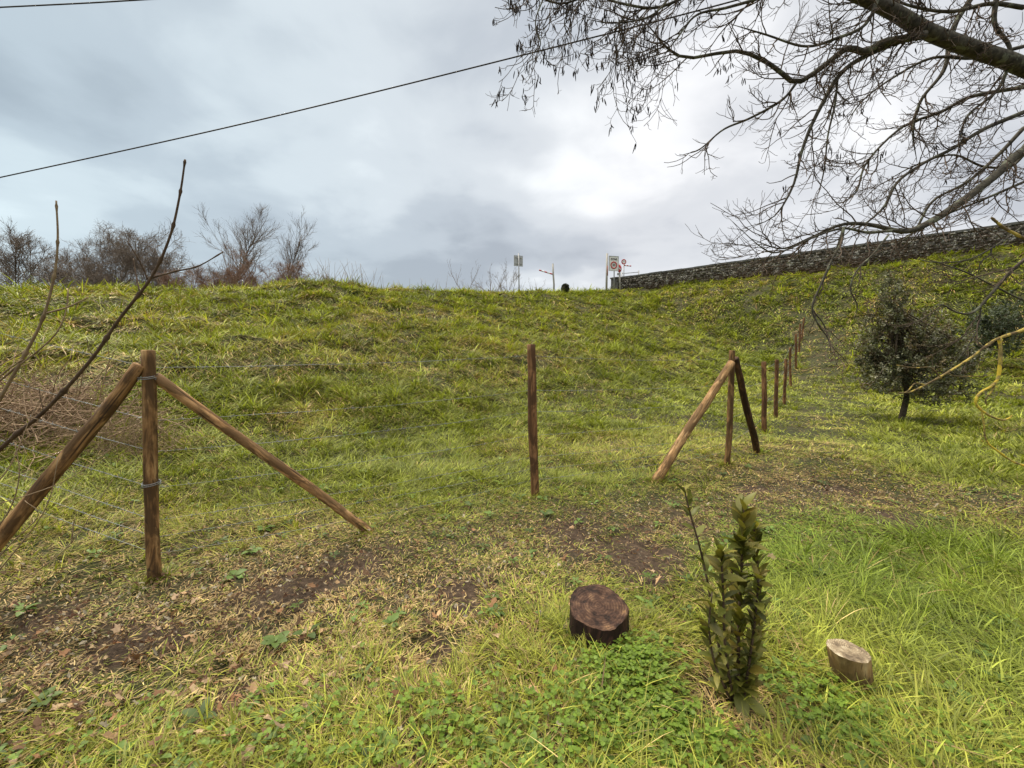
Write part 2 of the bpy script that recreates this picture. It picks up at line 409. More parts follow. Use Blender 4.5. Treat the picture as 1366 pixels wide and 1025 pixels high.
def make_grass(name, NB, r0, r1, rs, per, seg, seed_len, wmin, wk, lab, tuft=False):
    NC = NB//per
    cx, cy = scatter(NC, r0, r1, rs)
    keep = visible(cx, cy); cx = cx[keep]; cy = cy[keep]
    NC = len(cx)
    worn, b = fields(cx, cy)
    keep = RNG.random(NC) > (b*.93+(1-b)*worn*.30)
    cx, cy, worn, b = cx[keep], cy[keep], worn[keep], b[keep]; NC = len(cx)
    cr = np.hypot(cx, cy)
    lush = lush_field(cx, cy); zc = height(cx, cy); bank = np.clip((zc-.35)/.8, 0, 1)
    # clump properties
    n_a = fbm(cx/1.4, cy/1.4, 41); n_b = fbm(cx/.45, cy/.45, 43); n_c = fbm(cx/3.5, cy/3.5, 47)
    flat_right = np.clip((cx-3.5)/2, 0, 1)*(1-bank)*(cy > 4)
    Lc = .068+.06*n_b+.11*bank*(.45+1.2*n_b)+.05*lush+.03*flat_right
    Lc = Lc*(1-.55*worn)*RNG.uniform(.65, 1.25, NC)
    big = (RNG.random(NC) < .035*(1-worn)); Lc = np.where(big, Lc*1.55, Lc)
    dry = np.clip(.20+1.1*(n_a-.5)+.45*worn+.36*bank*(1-.5*n_c)-.35*lush-.25*flat_right-.35*np.clip((d2(cx, cy)), 0, 1), .03, .9)
    farw = np.clip((.67*cx+.74*cy-17)/4, 0, 1); dry = np.clip(dry-.22*farw, .03, .9)
    spread = (.018+.0055*cr)*(1+.6*big)
    if tuft:
        k_ = (RNG.random(NC) < np.clip(.18+.9*bank+.35*flat_right+.5*lush+.10*(1-worn), 0, 1)*(1-worn)**2)
        cx, cy, cr, worn, lush, bank, n_a, n_b, n_c, flat_right, dry, big = [q_[k_] for q_ in (cx, cy, cr, worn, lush, bank, n_a, n_b, n_c, flat_right, dry, big)]; NC = len(cx)
        Lc = (.11+.17*bank*RNG.uniform(.5, 1.2, NC)+.07*lush)*RNG.uniform(.7, 1.3, NC)
        fx = []
        for (a_, b_, rr_, n_) in ((797, 838, .15, 30), (1142, 905, .085, 16), (985, 938, .16, 8), (207, 775, .06, 9), (715, 662, .05, 8), (971, 620, .05, 8), (876, 641, .05, 6), (1010, 604, .05, 6), (492, 708, .05, 5), (1205, 562, .08, 8), (1019, 578, .06, 6), (1034, 558, .06, 5)):
            g_ = G(a_, b_); th_ = RNG.uniform(0, 6.28, n_); q_ = RNG.uniform(.95, 1.3, n_); fx.append(np.column_stack([g_[0]+np.cos(th_)*rr_*q_, g_[1]+np.sin(th_)*rr_*q_]))
        fx = np.concatenate(fx); nf = len(fx); cx[:nf] = fx[:, 0]; cy[:nf] = fx[:, 1]; cr = np.hypot(cx, cy); Lc[:nf] = RNG.uniform(.07, .13, nf); worn[:nf] = .2
        spread = Lc*.22+.002*cr; spread[:nf] = .02; dry = np.clip(dry*.6+np.where(RNG.random(NC) < .16, .6, 0), 0, .9)
    # blades
    ci = np.repeat(np.arange(NC), per); N = len(ci)
    ox = RNG.normal(0, 1, N); oy = RNG.normal(0, 1, N)
    x = cx[ci]+ox*spread[ci]; y = cy[ci]+oy*spread[ci]
    r = np.hypot(x, y)
    z = height(x, y)+(fbm(x/.12, y/.12, 9)-.5)*.03*np.clip(1.5-r/6, 0, 1)-.006
    eps = .25
    gx = (height(x+eps, y, False)-height(x-eps, y, False))/(2*eps); gy = (height(x, y+eps, False)-height(x, y-eps, False))/(2*eps)
    L = Lc[ci]*RNG.uniform(.5, 1.3, N)*(1+r/45)
    # lean: outwards from the clump, a common swirl per clump, downhill on slopes
    ca = fbm(cx/.9, cy/.9, 53)*math.pi*4+RNG.normal(0, .5, NC)
    dx = ox*.55+np.cos(ca)[ci]*.5-gx*1.6+RNG.normal(0, .35, N); dy = oy*.55+np.sin(ca)[ci]*.5-gy*1.6+RNG.normal(0, .35, N)
    dn = np.hypot(dx, dy)+1e-6; dx /= dn; dy /= dn
    lie = np.clip(.30+.22*RNG.random(N)+.35*worn[ci]*RNG.random(N)+.25*bank[ci]+.18*lush[ci], 0, 1)   # 0 upright .. 1 flat
    if tuft: lie = np.clip(.05+.75*np.hypot(ox, oy)*RNG.uniform(.4, .9, N)*.6+.15*bank[ci], 0, .9); dx = dx*.4+ox*.6; dy = dy*.4+oy*.6; dn = np.hypot(dx, dy)+1e-6; dx /= dn; dy /= dn
    isdry = RNG.random(N) < dry[ci]
    lie = np.where(isdry, np.clip(lie+.25, 0, .98), lie)
    wdt = np.maximum(wmin, wk*r)*RNG.uniform(.5, 1.25, N)*np.where(RNG.random(N) < .15, 1.7, 1)
    # side vector roughly random but never edge on
    sa = np.arctan2(dy, dx)+math.pi/2+RNG.normal(0, .5, N)
    sx, sy = np.cos(sa)*wdt, np.sin(sa)*wdt
    t = np.linspace(0, 1, seg+1)
    el0 = (1-lie)*math.pi/2*.98; bend = RNG.uniform(.3, 1.5, N)*(.4+lie)
    px = np.zeros((N, seg+1)); pz = np.zeros((N, seg+1))
    for k in range(1, seg+1):
        el = el0-bend*t[k]
        px[:, k] = px[:, k-1]+np.cos(el)*L/seg; pz[:, k] = pz[:, k-1]+np.sin(el)*L/seg
    slope = gx*dx+gy*dy
    floor = slope[:, None]*px+.006+.004*RNG.random(N)[:, None]
    PZ = np.maximum(pz+slope[:, None]*px*.15, floor); PZ[:, 0] = 0
    ws = np.array([.75, 1.0, .8, .5])[:seg] if seg >= 3 else np.array([.8, 1.0])
    V = np.zeros((N, 2*seg+1, 3), np.float32)
    for k in range(seg):
        for q, sg in ((0, -.5), (1, .5)):
            V[:, 2*k+q, 0] = x+dx*px[:, k]+sx*sg*ws[k]; V[:, 2*k+q, 1] = y+dy*px[:, k]+sy*sg*ws[k]; V[:, 2*k+q, 2] = z+PZ[:, k]
    V[:, 2*seg, 0] = x+dx*px[:, seg]; V[:, 2*seg, 1] = y+dy*px[:, seg]; V[:, 2*seg, 2] = z+PZ[:, seg]
    o = (np.arange(N)*(2*seg+1))[:, None]
    F4 = np.concatenate([o+np.array([[2*k, 2*k+1, 2*k+3, 2*k+2]]) for k in range(seg-1)])
    F3 = o+np.array([[2*seg-2, 2*seg-1, 2*seg]])
    # colour: what the blade itself is
    g1 = np.array([.195, .215, .018]); g2 = np.array([.33, .36, .050]); g3 = np.array([.045, .075, .010]); s1 = np.array([.58, .44, .19]); s2 = np.array([.30, .18, .07]); yel = np.array([.46, .43, .07])
    q = np.clip(n_b[ci]*1.3-.15+.25*lush[ci]+RNG.normal(0, .18, N), 0, 1)[:, None]
    col = g1*(1-q)+g2*q
    col = col*(1-lush[ci][:, None]*np.array([.20, .06, .12]))
    dk = (RNG.random(NC) < .30)[ci][:, None]; col = np.where(dk, col*.45+g3*.55, col)
    yy = np.clip((n_a-.52)*4, 0, .55)[ci][:, None]*RNG.random((N, 1)); col = col*(1-yy)+yel*yy
    sq = RNG.random((N, 1)); straw = s1*sq+s2*(1-sq)
    col = np.where(isdry[:, None], straw, col)*RNG.uniform(.6, 1.35, (N, 1))*RNG.uniform(.62, 1.45, NC)[ci][:, None]
    mk(name, V.reshape(-1, 3), [F4, F3], M_grass, col=np.repeat(col, 2*seg+1, axis=0), kind='stuff', label=lab, cat='grass')
    return N
def d2(x, y):  # green fresh band up the middle of the slope right of the corner post
    return np.exp(-(((x-7)/5)**2+((y-15)/5)**2))*1.2
make_grass('short_grass', 330000, .9, 7.5, 2.4, 14, 4, .08, .0042, .0012, 'green and straw coloured grass blades around the fence and stumps')
make_grass('bank_grass', 460000, 6.0, 40, 9., 14, 2, .12, .004, .0013, 'rough tufted green grass covering the bank')
make_grass('grass_tussocks', 420000, 1.2, 34, 5.5, 38, 3, .2, .0038, .0011, 'arching longer grass tussocks dotted over the bank and meadow', True)

# clover and small broad leaves
mb = MB()
def clover_patch(N, px, py, sx, sy):
    g = G(px, py); x = g[0]+RNG.normal(0, sx, N); y = g[1]+RNG.normal(0, sy, N)
    bb = fields(x, y)[1]; kk_ = RNG.random(N) > bb*1.6; x, y = x[kk_], y[kk_]; N = len(x)
    z = height(x, y)+RNG.uniform(.01, .06, N)
    for k in range(3):
        a = RNG.uniform(0, 6.28, N) if k == 0 else a+2.094
        D = np.stack([np.cos(a), np.sin(a), RNG.uniform(-.1, .3, N)], 1)
        Nn = np.stack([RNG.normal(0, .25, N), RNG.normal(0, .25, N), np.ones(N)], 1)
        L = RNG.uniform(.009, .018, N); c = np.array([.12, .185, .020])*RNG.uniform(.7, 1.5, (N, 1))*np.array([1, 1, .9])
        leaves(mb, np.stack([x, y, z], 1), D, Nn, L, L*1.05, c, .1, .05)
for a in [(1300, 880, 950, .16, .12), (500, 700, 1000, .3, .12), (420, 1090, 950, .14, .10), (250, 1230, 1000, .25, .12), (420, 840, 885, .11, .05), (200, 500, 980, .3, .12), (300, 1100, 720, .3, .3), (120, 300, 990, .3, .1)]: clover_patch(*a)
mb.build('clover', M_grass, kind='stuff', label='small bright green clover leaves around the stumps', cat='ground cover')

# broad leaved weeds: low rosettes
mb = MB(); NW = 420; x, y = scatter(NW, 1.0, 6.0, 2.2, math.radians(56)); wv_, bv_ = fields(x, y); k_ = (RNG.random(NW) > bv_*.8) & (y > .8); x = x[k_]; y = y[k_]
for cx_, cy_ in zip(x, y):
    nl = RNG.integers(4, 9); a = np.arange(nl)/nl*6.283+RNG.uniform(0, 6.28)+RNG.normal(0, .25, nl); z_ = hz(cx_, cy_)+.012
    D = np.column_stack([np.cos(a), np.sin(a), RNG.uniform(.05, .7, nl)]); sc_ = RNG.uniform(.55, 1.2)
    L = RNG.uniform(.025, .06, nl)*sc_; c_ = np.array([.10, .155, .03])*RNG.uniform(.6, 1.6)
    leaves(mb, np.tile([cx_, cy_, z_], (nl, 1))+D*.006, D, np.column_stack([RNG.normal(0, .2, nl), RNG.normal(0, .2, nl), np.ones(nl)]), L, L*RNG.uniform(.35, .7), np.tile(c_, (nl, 1))*RNG.uniform(.8, 1.2, (nl, 1)), .12, .25)
mb.build('low_weeds', M_grass, kind='stuff', label='low broad leaved weeds scattered among the near grass', cat='weeds')

# fallen leaves
def dead_leaves(name, N, fn, lab, size, cols):
    x, y = fn(N); N = len(x); z = height(x, y)+RNG.uniform(.012, .04, N)
    K = 10; a = RNG.uniform(0, 6.28, N)[:, None]+np.arange(K)/K*2*np.pi
    rr = RNG.uniform(.6, 1.15, (N, K)); rr[:, ::2] *= .55; rr[:, 0] = 1.4
    s = RNG.uniform(size[0], size[1], N)[:, None]
    u = np.cos(a)*rr*s; v = np.sin(a)*rr*s*.75
    tx = RNG.normal(0, .45, N)[:, None]; ty = RNG.normal(0, .45, N)[:, None]; cu = RNG.uniform(-9, 14, N)[:, None]
    V = np.stack([x[:, None]+u, y[:, None]+v, z[:, None]+u*tx+v*ty+cu*(u*u)+RNG.normal(0, .003, (N, K))], -1)
    c = np.stack([x, y, z], -1)[:, None]
    V = np.concatenate([c, V], 1); 
    F = np.array([[0, k+1, (k+1) % K+1] for k in range(K)])
    FF = ((np.arange(N)*(K+1))[:, None, None]+F).reshape(-1, 3)
    ci = RNG.integers(0, len(cols), N); col = np.array(cols)[ci]*RNG.uniform(.6, 1.3, (N, 1))
    mk(name, V.reshape(-1, 3), [FF], M_litter, col=np.repeat(col, K+1, axis=0), smooth=False, kind='stuff', label=lab, cat='leaf litter')
def litter_pos(N):
    g = [G(*p) for p in [(60, 960), (250, 930), (160, 1000), (420, 920), (100, 880), (330, 850), (480, 800), (760, 720), (600, 830), (520, 1000), (800, 900), (930, 720)]]
    s = [.35, .35, .3, .3, .4, .4, .4, .5, .5, .3, .5, .4]; p = np.array([5, 4, 4, 3, 4, 3, 2, 2, 2, 1.5, 1, 1.2]); p /= p.sum()
    k = RNG.choice(len(g), N, p=p); G_ = np.array(g)[k]; S = np.array(s)[k]
    return G_[:, 0]+RNG.normal(0, 1, N)*S*1.3, G_[:, 1]+RNG.normal(0, 1, N)*S*.5
dead_leaves('fallen_leaves', 360, litter_pos, 'curled brown fallen leaves scattered in the grass', (.008, .028), [(.46, .30, .16), (.26, .14, .07), (.44, .31, .19), (.16, .095, .055)])
def crumbs_pos(N):
    t = RNG.random(N)*(len(PATH_A)-1); i = t.astype(int); f = (t-i)[:, None]; A = np.array(PATH_A)
    q = A[i]*(1-f)+A[np.minimum(i+1, len(A)-1)]*f
    return q[:, 0]+RNG.normal(0, .5, N), q[:, 1]+RNG.normal(0, .5, N)
dead_leaves('leaf_crumbs', 7500, crumbs_pos, 'small pale leaf scraps and wood chips on the worn strip', (.004, .014), [(.34, .25, .14), (.24, .16, .09), (.13, .075, .045), (.11, .055, .03), (.36, .31, .22)])

# ---------------- fence ----------------
def log_mesh(A, B, r0, r1, rings=26, k=16, seed=0):
    """tapered irregular pole in its own space, z up from 0"""
    L = float(np.linalg.norm(np.array(B)-np.array(A))); t = np.linspace(0, 1, rings); th = np.arange(k)/k*2*np.pi
    T, H = np.meshgrid(t, th, indexing='ij')
    R = (r0*(1-T)+r1*T)*(1+.15*(fbm(T*L*2.2+seed*7.1, np.cos(H)*1.1+seed+3, seed)-.5)*2+.07*(vnoise(T*L*14+seed, np.sin(H)*3+9, seed+5)-.5))
    bx = (fbm(t*L*1.1+seed*3.3, t*0+seed, 3)-.5)*.036*min(1, L); by = (fbm(t*L*1.1+seed*5.3, t*0+seed+9, 4)-.5)*.036*min(1, L)
    V = np.stack([R*np.cos(H)+bx[:, None], R*np.sin(H)+by[:, None], T*L], -1).reshape(-1, 3)
    i = np.arange(rings-1)[:, None]; j = np.arange(k)[None]; j2 = (j+1) % k
    F = np.stack([i*k+j, i*k+j2, (i+1)*k+j2, (i+1)*k+j], -1).reshape(-1, 4)
    # bevelled caps
    n0 = len(V); ex = []
    for ring, z, s in ((rings-1, L+.004, .86), (0, -.004, .86)):
        base = V[ring*k:(ring+1)*k].copy(); c = base.mean(0); base = c+(base-c)*s; base[:, 2] = z; ex.append(base); ex.append(np.array([[c[0], c[1], z]]))
    V = np.vstack([V]+ex); F4 = [F]; F3 = []
    a = n0
    jj = np.arange(k); j2 = (jj+1) % k
    F4.append(np.stack([(rings-1)*k+jj, (rings-1)*k+j2, a+j2, a+jj], -1)); F3.append(np.stack([a+jj, a+j2, np.full(k, a+k)], -1))
    b = a+k+1
    F4.append(np.stack([j2, jj, b+jj, b+j2], -1)); F3.append(np.stack([b+j2, b+jj, np.full(k, b+k)], -1))
    return V, [np.concatenate(F4), np.concatenate(F3)], L
fence = empty('wire_fence', G(207, 775), label='barbed wire fence on round wooden posts with slanting braces, below the bank', cat='fence')
cnt = [0]
def pole(name, A, B, r0, r1, m, parent, label=None):
    cnt[0] += 1; A = np.array(A, float); B = np.array(B, float)
    A = A-nrm(B-A)*.15
    V, F, L = log_mesh(A, B, r0, r1, seed=cnt[0])
    o = mk(name, V, F, m, loc=(0, 0, 0)); o.parent = parent
    o.location = Vector(A)-parent.location; o.rotation_mode = 'QUATERNION'
    o.rotation_quaternion = Vector(B-A).to_track_quat('Z', 'Y')
    if label: o['label'] = label
    return o
posts = []   # (base, top)
def post(bx, by, tx, ty, r, m, dY=0, label=None):
    b = G(bx, by); t = P(tx, ty, b[1]+dY); pole('post', b, t, r*1.03, r*.95, m, fence, label); posts.append((b, t)); return b, t
RW = lambda wpx, Y: wpx/2/FPX*Y
lb, lt = post(207, 775, 195, 468, RW(15.8, G(207, 775)[1]), M_post, label='thick cracked corner post nearest the camera')
cb, ct = post(715, 662, 709, 460, RW(11.5, G(715, 662)[1]), M_mid)
rb, rt = post(971, 620, 978, 468, RW(7.8, G(971, 620)[1]), M_post)
for (bx, by, tx, ty, r) in [(1019, 578, 1019, 483, .045), (1034, 558, 1037, 480, .045), (1046, 540, 1048, 479, .045), (1055, 517, 1054, 464, .045), (1062, 492, 1062, 446, .05), (1066, 470, 1068, 432, .05), (1069.5, 455, 1073, 424, .05)]:
    post(bx, by, tx, ty, r*.82, M_mid)
# posts beyond the left edge, along the wires that run off the picture
d_left = nrm(np.array([-1.6, .52, 0.]))
pl = lb+d_left*3.2; pl[2] = hz(pl[0], pl[1]); plt = pl+np.array([0, 0, 1.45])
pole('post', pl, plt, .05, .047, M_post, fence)
def shift(p, dx, dy=0, dz=0): q = np.array(p, float); q[0] += dx; q[1] += dy; q[2] += dz; return q
bl = G(-75, 815)
pole('brace', bl, P(184, 487, lb[1]-.02), .037, .033, M_post, fence, 'thick dark brace leaning on the corner post from the left')
pole('brace', G(492, 708), P(206, 503, lb[1]+.02), .030, .025, M_pale, fence, 'brown brace slanting down to the right of the corner post')
pole('brace', G(876, 641), P(976, 484, rb[1]-.07), .050, .044, M_pale, fence, 'pale peeled brace leaning on the post from the left')
pole('brace', G(1010, 604), P(981, 479, rb[1]+.05), .040, .037, M_dark, fence, 'almost black brace leaning on the post from the right')
# wires
run = [(pl, plt), (lb, lt), (cb, ct), (rb, rt)]
run2 = posts[2:]
fr = [.93, .70, .56, .40, .255, .175, .10]
def wire_line(run, f, seed, side):
    pts = []
    for (a0, a1), (b0, b1) in zip(run[:-1], run[1:]):
        A = a0+(a1-a0)*f; B = b0+(b1-b0)*f; L = np.linalg.norm(B-A); t = np.linspace(0, 1, max(8, int(L/.22)))[:-1]
        q = A[None]*(1-t[:, None])+B[None]*t[:, None]
        q[:, 2] -= 4*t*(1-t)*(.015+.02*vnoise(np.array([seed*3.1]), np.array([A[0]]), 2)[0])
        pts.append(q)
    pts.append((run[-1][0]+(run[-1][1]-run[-1][0])*f)[None]); q = np.concatenate(pts)
    q[:, :2] += side; q[:, 2] += (RNG.random(len(q))-.5)*.006
    return q
for wi, f in enumerate(fr):
    for rn, dense in ((run, True), (run2, False)):
        if not dense and wi in (4, 6): continue
        sd_ = np.array([-.022, .042]) if dense else np.array([-.04, .02])
        q = wire_line(rn, f, wi+(10 if dense else 40), sd_)
        m = MB(); Ls = np.concatenate([[0], np.cumsum(np.linalg.norm(np.diff(q, axis=0), axis=1))])
        tw = np.arange(0, Ls[-1], .05); Q = np.stack([np.interp(tw, Ls, q[:, a]) for a in range(3)], 1)
        rr = .0010+.0007*np.sin(tw*60)**2
        tubes(m, Q, rr, 5)
        bt = np.arange(.06, Ls[-1], .115); B = np.stack([np.interp(bt, Ls, q[:, a]) for a in range(3)], 1)
        D = nrm(RNG.normal(0, 1, B.shape)); bl_ = .016
        tubes(m, np.stack([B-D*bl_, B, B+D*bl_], 1), np.tile([.0007, .0018, .0007], (len(B), 1)), 3)
        tubes(m, np.stack([B-D[:, [1, 2, 0]]*bl_, B, B+D[:, [1, 2, 0]]*bl_], 1), np.tile([.0007, .0018, .0007], (len(B), 1)), 3)
        m.build('barbed_wire', M_wire, fence)
# tie wire round the corner post where the braces meet it, and a second one lower
for f in (.885, .43):
    m = MB(); c = lb+(lt-lb)*f; a = np.linspace(0, 4*math.pi, 40)
    tubes(m, np.stack([c[0]+.040*np.cos(a), c[1]+.040*np.sin(a), c[2]+np.linspace(-.008, .01, 40)+.006*np.sin(a)], 1), np.full(40, .0022), 5)
    m.build('tie_wire', M_wire, fence)

# ---------------- stumps ----------------
def cut_top(name, cols, ring_scale):
    m, n = mat(name); v = n.new('ShaderNodeTexCoord').outputs['Object']
    a = n.noise(v, 30, 5, .7); b = n.noise(v, 8, 4, .6)
    wv = n.new('ShaderNodeTexWave', {'Vector': v, 'Scale': ring_scale, 'Distortion': 2.5, 'Detail': 3, 'Detail Scale': 2}, wave_type='RINGS', rings_direction='Z').outputs[1]
    c = n.ramp(n.math('ADD', n.math('MULTIPLY', a, .6), n.math('MULTIPLY', b, .4)), cols)
    c = n.mix(n.math('MULTIPLY', wv, .55), c, tuple(x*.45 for x in cols[1][1]))
    finish(n, c, .85, n.math('ADD', a, n.math('MULTIPLY', wv, .3)), .7, .006); return m
M_stump1 = cut_top('stump_cut_dark', [(.40, (.014, .008, .006)), (.5, (.075, .038, .024)), (.60, (.16, .09, .05)), (.70, (.42, .24, .10))], 26)
M_bark1 = wood('stump_bark_dark', (.018, .008, .006), (.055, .023, .016), (.10, .05, .035), .8)
M_stump2 = cut_top('stump_cut_pale', [(.38, (.10, .07, .045)), (.5, (.35, .27, .17)), (.62, (.62, .54, .38))], 40)
M_bark2 = wood('stump_bark_pale', (.14, .08, .03), (.36, .22, .09), (.52, .38, .20), .9)
def stump(name, base, r0, r1, H, tilt, m_top, m_side, label, lobes=.06, squash=1):
    root = empty(name, base, label=label, cat='tree stump')
    k = 72; rings = 16; th = np.arange(k)/k*2*np.pi
    sh = 1+lobes*(fbm(np.cos(th)*1.4+5, np.sin(th)*1.4+5, 77)-.5)*2+lobes*.5*np.cos(5*th+1)
    prof = np.linspace(0, 1, rings)
    V = []
    for t in prof:
        rr = (r0*(1-t)**1.5+r1*(1-(1-t)**1.5))*sh*(1+.03*(vnoise(th*9, th*0+t*2, 5)-.5)+.045*(vnoise(th*16, th*0+t*.6, 15)-.5)+.03*(vnoise(th*31, th*0+t*1.5, 19)-.5))
        z = -.08+t*(H+.08)
        V.append(np.stack([rr*np.cos(th), rr*np.sin(th)*squash, np.full(k, z)], 1))
    V = np.concatenate(V); V[:, 0] += tilt[0]*V[:, 2]; V[:, 1] += tilt[1]*V[:, 2]; V[:, 2] += (V[:, 0]*tilt[2]+V[:, 1]*tilt[3])*np.clip(V[:, 2]/H, 0, 1)
    i = np.arange(rings-1)[:, None]; j = np.arange(k)[None]; j2 = (j+1) % k
    F = np.stack([i*k+j, i*k+j2, (i+1)*k+j2, (i+1)*k+j], -1).reshape(-1, 4)
    mk('bark', V+base, [F], m_side, root)
    # cut face
    top = V[-k:]; c = top.mean(0); W = [top]; 
    for s in (.97, .9, .78, .62, .45, .28, .12):
        q = c+(top-c)*s; q[:, 2] += .002+(fbm(q[:, 0]*28, q[:, 1]*28, 88)-.5)*(.024 if r0 > .1 else .010); W.append(q)
    n_ = len(W); W.append(c[None]+[[0, 0, .003]]); Wv = np.concatenate(W)
    i = np.arange(n_-1)[:, None]
    F = np.stack([i*k+j, i*k+j2, (i+1)*k+j2, (i+1)*k+j], -1).reshape(-1, 4)
    jj = np.arange(k); F3 = np.stack([(n_-1)*k+jj, (n_-1)*k+(jj+1) % k, np.full(k, n_*k)], -1)
    mk('cut_face', Wv+base, [F, F3], m_top, root)
    return root
sb = G(797, 845); 
stump('tree_stump', sb, .138, .127, .125, (0, 0, .03, .20), M_stump1, M_bark1, 'wide dark reddish brown tree stump with a rotting cut face')
sb2 = G(1138, 912)
stump('tree_stump', sb2, .062, .073, .145, (-.24, -.05, -.06, .02), M_stump2, M_bark2, 'small pale stump with a slanting cut face, right of the laurel sapling', .03, .9)

# ---------------- laurel sapling ----------------
lr = G(985, 935)
laurel = empty('laurel_sapling', lr, label='young laurel with leathery dark leaves planted between the two stumps', cat='sapling')
def fol_leaf(mb, Q, D, Nn, L, Wd, col, curl):
    """long pointed leaf, 4 sections"""
    D = nrm(D); S = nrm(np.cross(D, Nn)); U = np.cross(S, D); N = len(Q)
    ts = [0, .12, .35, .6, .82, 1]; ws = [.06, .55, 1, .95, .55, .02]
    V = []
    for t, w_ in zip(ts, ws):
        c = Q+D*(L*t)[:, None]-U*(L*curl*t*t)[:, None]
        V += [c+S*(Wd*.5*w_)[:, None]+U*(Wd*.14*w_)[:, None], c, c-S*(Wd*.5*w_)[:, None]+U*(Wd*.14*w_)[:, None]]
    V = np.stack(V, 1).reshape(-1, 3); F = []
    for k in range(5):
        F += [[3*k, 3*k+1, 3*k+4, 3*k+3], [3*k+1, 3*k+2, 3*k+5, 3*k+4]]
    FF = ((np.arange(N)*18)[:, None, None]+np.array(F)).reshape(-1, 4)
    mb.F4.append(FF+mb.n); mb.V.append(V); mb.n += len(V); mb.c.append(np.repeat(np.asarray(col), 18, axis=0))
stems = []
Yl = lr[1]
def stem_px(pts, r0, r1, par=laurel, m=M_sap, Y=None, name='stem'):
    q = spline([P(a, b, (Y or Yl)+dy) for a, b, dy in pts], 16); q[0] = q[0] if par is not laurel else q[0]
    mm = MB(); tubes(mm, q, np.linspace(r0, r1, 16), 7); mm.build(name, m, par); return q
s1 = stem_px([(972, 940, 0), (962, 880, 0), (948, 800, .02), (936, 740, .03), (922, 690, .04), (912, 650, .04)], .006, .0025)
s2 = stem_px([(985, 945, 0), (985, 870, 0), (987, 800, .01), (990, 740, .01), (992, 678, .0)], .008, .003)
s3 = stem_px([(990, 945, 0), (1000, 880, -.02), (1008, 820, -.03), (1012, 770, -.03)], .006, .003)
s4 = stem_px([(980, 945, 0), (968, 870, -.03), (965, 800, -.04), (962, 735, -.05)], .006, .003)
s5 = stem_px([(985, 945, 0), (978, 880, .06), (975, 820, .09), (976, 760, .1)], .006, .003)
mb = MB()
def put_leaves(q, t0, t1, N, Lr, up, spread=1., side=None):
    t = np.linspace(t0, t1, N)*(len(q)-1); i = np.minimum(t.astype(int), len(q)-2); f = (t-i)[:, None]
    Q = q[i]*(1-f)+q[i+1]*f; T = nrm(q[i+1]-q[i]); a = np.arange(N)*2.4+RNG.normal(0, .3, N)
    R = np.stack([np.cos(a), np.sin(a), np.zeros(N)], 1)
    D = R*spread*RNG.uniform(.5, 1.15, (N, 1))+T*(up+.15+RNG.normal(0, .5, N))[:, None]
    L = RNG.uniform(*Lr, N); Nn = T+R*-.3+RNG.normal(0, .25, (N, 3))
    c = np.array([[.125, .135, .026]])*RNG.uniform(.45, 1.5, (N, 1))+np.array([[.13, .07, .015]])*RNG.random((N, 1))**2
    fol_leaf(mb, Q, D, Nn, L, L*RNG.uniform(.36, .47, N), c, RNG.uniform(.0, .35, N))
s6 = stem_px([(992, 945, 0), (1004, 880, .04), (1014, 810, .06), (1010, 745, .06), (1006, 705, .06)], .006, .003)
s7 = stem_px([(980, 945, 0), (955, 890, -.04), (946, 840, -.06), (950, 790, -.07)], .005, .0025)
put_leaves(s1, .12, .80, 20, (.05, .075), .6, 1.1); put_leaves(s1, .80, .995, 10, (.05, .07), .5)
put_leaves(s2, .06, .82, 84, (.05, .095), .8); put_leaves(s2, .72, 1, 22, (.06, .09), 1.5)
for q_, n_, u_ in ((s3, 56, .8), (s4, 50, .7), (s5, 48, .9), (s6, 64, 1.0), (s7, 34, .6)): put_leaves(q_, .1, 1, n_, (.045, .078), u_)
put_leaves(s6, .85, 1, 8, (.05, .08), 1.6); put_leaves(s4, .85, 1, 8, (.05, .08), 1.4)
put_leaves(s2, .01, .12, 12, (.08, .12), -.2)
mb.build('foliage', M_laurel, laurel)

